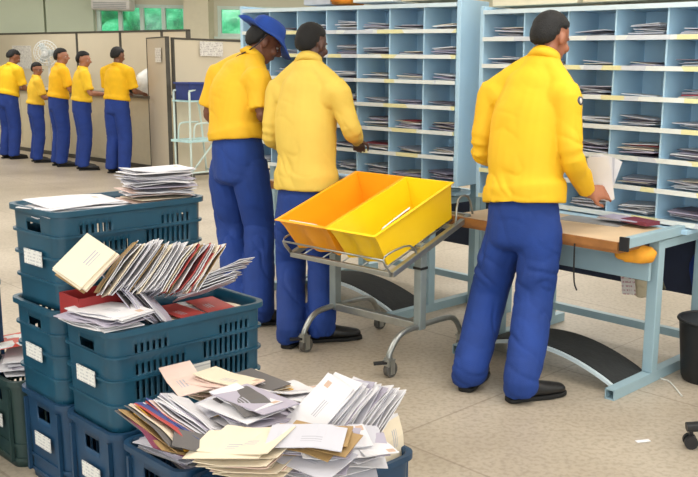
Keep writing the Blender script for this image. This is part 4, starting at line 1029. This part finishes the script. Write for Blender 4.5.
fill(0, zt2-.02, 'letter lying low inside the teal crate', ['w', 'g', 'wL', 'c', 'r'], 5, 20, (.05, .2))
# red tray under the cream envelopes
rb = empty('letter_tray', cc(0, -.10, -.18, zt2-.02), math.radians(-42), 'small dark red tray under the cream envelopes in teal crate', 'tray')
q = MB().box((0, 0, .004), (.13, .2, .008))
for s in (-1, 1): q.box((s*.063, 0, .045), (.005, .2, .09)); q.box((0, s*.098, .045), (.13, .005, .09))
q.build('tray_walls', mat('tray_red', (140, 34, 34), .5), rb)
#  front heap over S3 and S4
zt1 = CH
fill(1, zt1+.02, 'letter lying under the heap in the coloured-fan crate', ['wL', 'gL', 'kL', 'dL', 'lL'], 7, 30, (-.17, .0, .17))
fill(2, zt1-.0, 'letter lying under the heap in the nearest crate', ['wL', 'gL', 'lL', 'w'], 6, 40, (-.14, .12))
# A: coloured fan at left
prow(158, 200, 436, 412, 2.28, 2.42, 24, ['mL', 'dL', 'kL', 'kL', 'dL', 'y', 'p', 'cL', 'pL', 'y', 'rL', 'bL', 'w', 'r', 'bL', 'p', 'w', 'g', 'w', 'w', 'l', 'w', 'g', 'w'], LN(122, -.35), LN(62, 1.0),
     'coloured letter in the wide fan at left of the front heap', 'coloured letters fanned at left of the front heap', 10, fan=.3, jit=.01)
# B: pinkish pile behind
bundle(atY(226, 398, 2.62), CU+CV*.3, UP, 12, .0062, ['p', 'pL', 'c', 'p', 'w', 'k', 'p', 'c'], 'pink and cream letter in banded pile at back of front heap', 'pink and cream letters at the back of the front heap', (-.25, .25), .014, .1, 0, 11)
bundle(atY(258, 396, 2.66), CU, UP, 10, .0062, ['k', 'd', 'k', 'y', 'c'], 'brown letter in the small pile behind the front heap', 'brown letters behind the front heap', (-.25, .25), .012, .1, 0, 12)
# C: lilac middle
bundle(atY(250, 432, 2.42), CU-CV*.2, UP, 18, .006, ['l', 'w', 'lL', 'g', 'wL', 'd'], 'grey letter in the flat pile mid front heap', 'grey letters piled in the middle of the front heap', (-.4, .4), .03, .28, .01, 13)
bundle(atY(298, 404, 2.62), CU+CV*.1, UP, 6, .006, ['w', 'wL'], 'white letter at back of front heap, right of brown pile', 'white letters at the back of the front heap', (-.3, .3), .03, .3, 0, 14)
# D: the big white leaning block
prow(316, 374, 408, 424, 2.36, 2.46, 30, ['wL', 'wL', 'wL', 'gL', 'wL', 'w', 'gL', 'wL', 'lL'], LN(40, .45), LN(-115, .9), 'white envelope in the big leaning block of front heap', 'white envelopes in the big leaning block', 15, fan=.15, roll=-.35, jit=.012)
# E: cream flat stack in front
bundle(atY(254, 466, 2.22), CU+CV*.35, UP+CU*-.1-CV*.2, 14, .0065, ['cL', 'cL', 'cL', 'w', 'cL', 'p', 'cL'], 'cream envelope in flat pile nearest the viewer', 'cream envelopes in the nearest flat pile', (-.3, .3), .028, .24, .015, 16)
# F: kraft and grey pile right of it
bundle(atY(312, 462, 2.22), CU+CV*.5, UP+CU*.1-CV*.15, 15, .006, ['k', 'g', 'l', 'gL', 'k', 'lL', 'w', 'k'], 'brown or grey letter in pile beneath the white block', 'brown and grey letters beneath the white block', (-.4, .4), .028, .28, .02, 17)
bundle(atY(338, 462, 2.26), CV+CU*.4, UP+CU*.3, 14, .006, ['w', 'g', 'l', 'w', 'g'], 'thin grey letter in pile at right front of heap', 'thin letters at the right front of the heap', (-.4, .4), .028, .28, .02, 18)
# G: upright cards at right
prow(370, 392, 438, 446, 2.44, 2.52, 8, ['rS', 'wS', 'lS', 'wS', 'wS', 'gS', 'wS', 'cS'], LN(70, 1.2), LN(118, .15), 'upright white card at right end of the front heap', 'upright cards at the right end of the front heap', 19, fan=.2)
# single letters lying loose over the front heap and the teal crate
rnd = random.Random(77)
for (px, py, Y, kd) in ((222, 405, 2.50, 'gL'), (268, 412, 2.50, 'lL'), (240, 425, 2.40, 'w'), (275, 428, 2.36, 'k'), (300, 440, 2.30, 'lL'), (340, 450, 2.28, 'g'), (365, 445, 2.30, 'w'), (212, 440, 2.25, 'd'), (292, 388, 2.62, 'w'), (185, 378, 2.62, 'p')):
    o = bpy.data.objects.new('letter', letter_mesh(kd, rnd.choice((-.4, .4)))); C.objects.link(o); o.location = atY(px, py, Y)
    o.rotation_euler = (rnd.uniform(-.2, .2), rnd.uniform(-.2, .2), rnd.uniform(-1.2, 1.2)); tag(o, 'letter lying loose among the piles of front heap', 'letter', 'loose letters on the front heap')
# S0 newspapers
bundle(cc(-2, .02, -.12, CH+.0), CU*.4+CV, UP, 7, .007, ['wX', 'gX', 'wX', 'lX', 'wX', 'gX', 'wX'], 'white paper in the green crate at left edge', 'white papers in the green crate', (-.3, .3), .02, .15, 0, 21, 'paper_sheet', 'paper')
npm = bpy.data.materials.new('news_cover'); npm.use_nodes = True
nt = npm.node_tree; n = nt.nodes; v_ = n.new('ShaderNodeTexVoronoi'); v_.distance = 'CHEBYCHEV'; v_.inputs['Scale'].default_value = 14
tc = n.new('ShaderNodeTexCoord'); nt.links.new(tc.outputs['Object'], v_.inputs['Vector']); r_ = n.new('ShaderNodeValToRGB'); r_.color_ramp.interpolation = 'CONSTANT'
for pos, col in ((.0, (206, 70, 52)), (.28, (230, 228, 226)), (.62, (70, 96, 160)), (.75, (226, 222, 218))):
    e = r_.color_ramp.elements.new(pos) if pos else r_.color_ramp.elements[0]; e.color = lin(col)
r_.color_ramp.elements[-1].color = lin((226, 222, 218))
nt.links.new(v_.outputs['Color'], r_.inputs['Fac']); nt.links.new(r_.outputs['Color'], n['Principled BSDF'].inputs['Base Color'])
mg = MB().box((0, 0, 0), (.22, .30, .012)).build('magazine', npm); mg.location = atz(4, 342, CH+.075); mg.rotation_euler = (.08, -.1, math.radians(-60))
tag(mg, 'red, white and blue printed magazine on green crate at left edge', 'magazine')
print('letters', NL[0])

# ------------------------------------------------------------------ output look
vs = bpy.context.scene.view_settings; vs.view_transform = 'Standard'; vs.look = 'None'; vs.gamma = 1; vs.use_curve_mapping = False; vs.exposure = 0.16
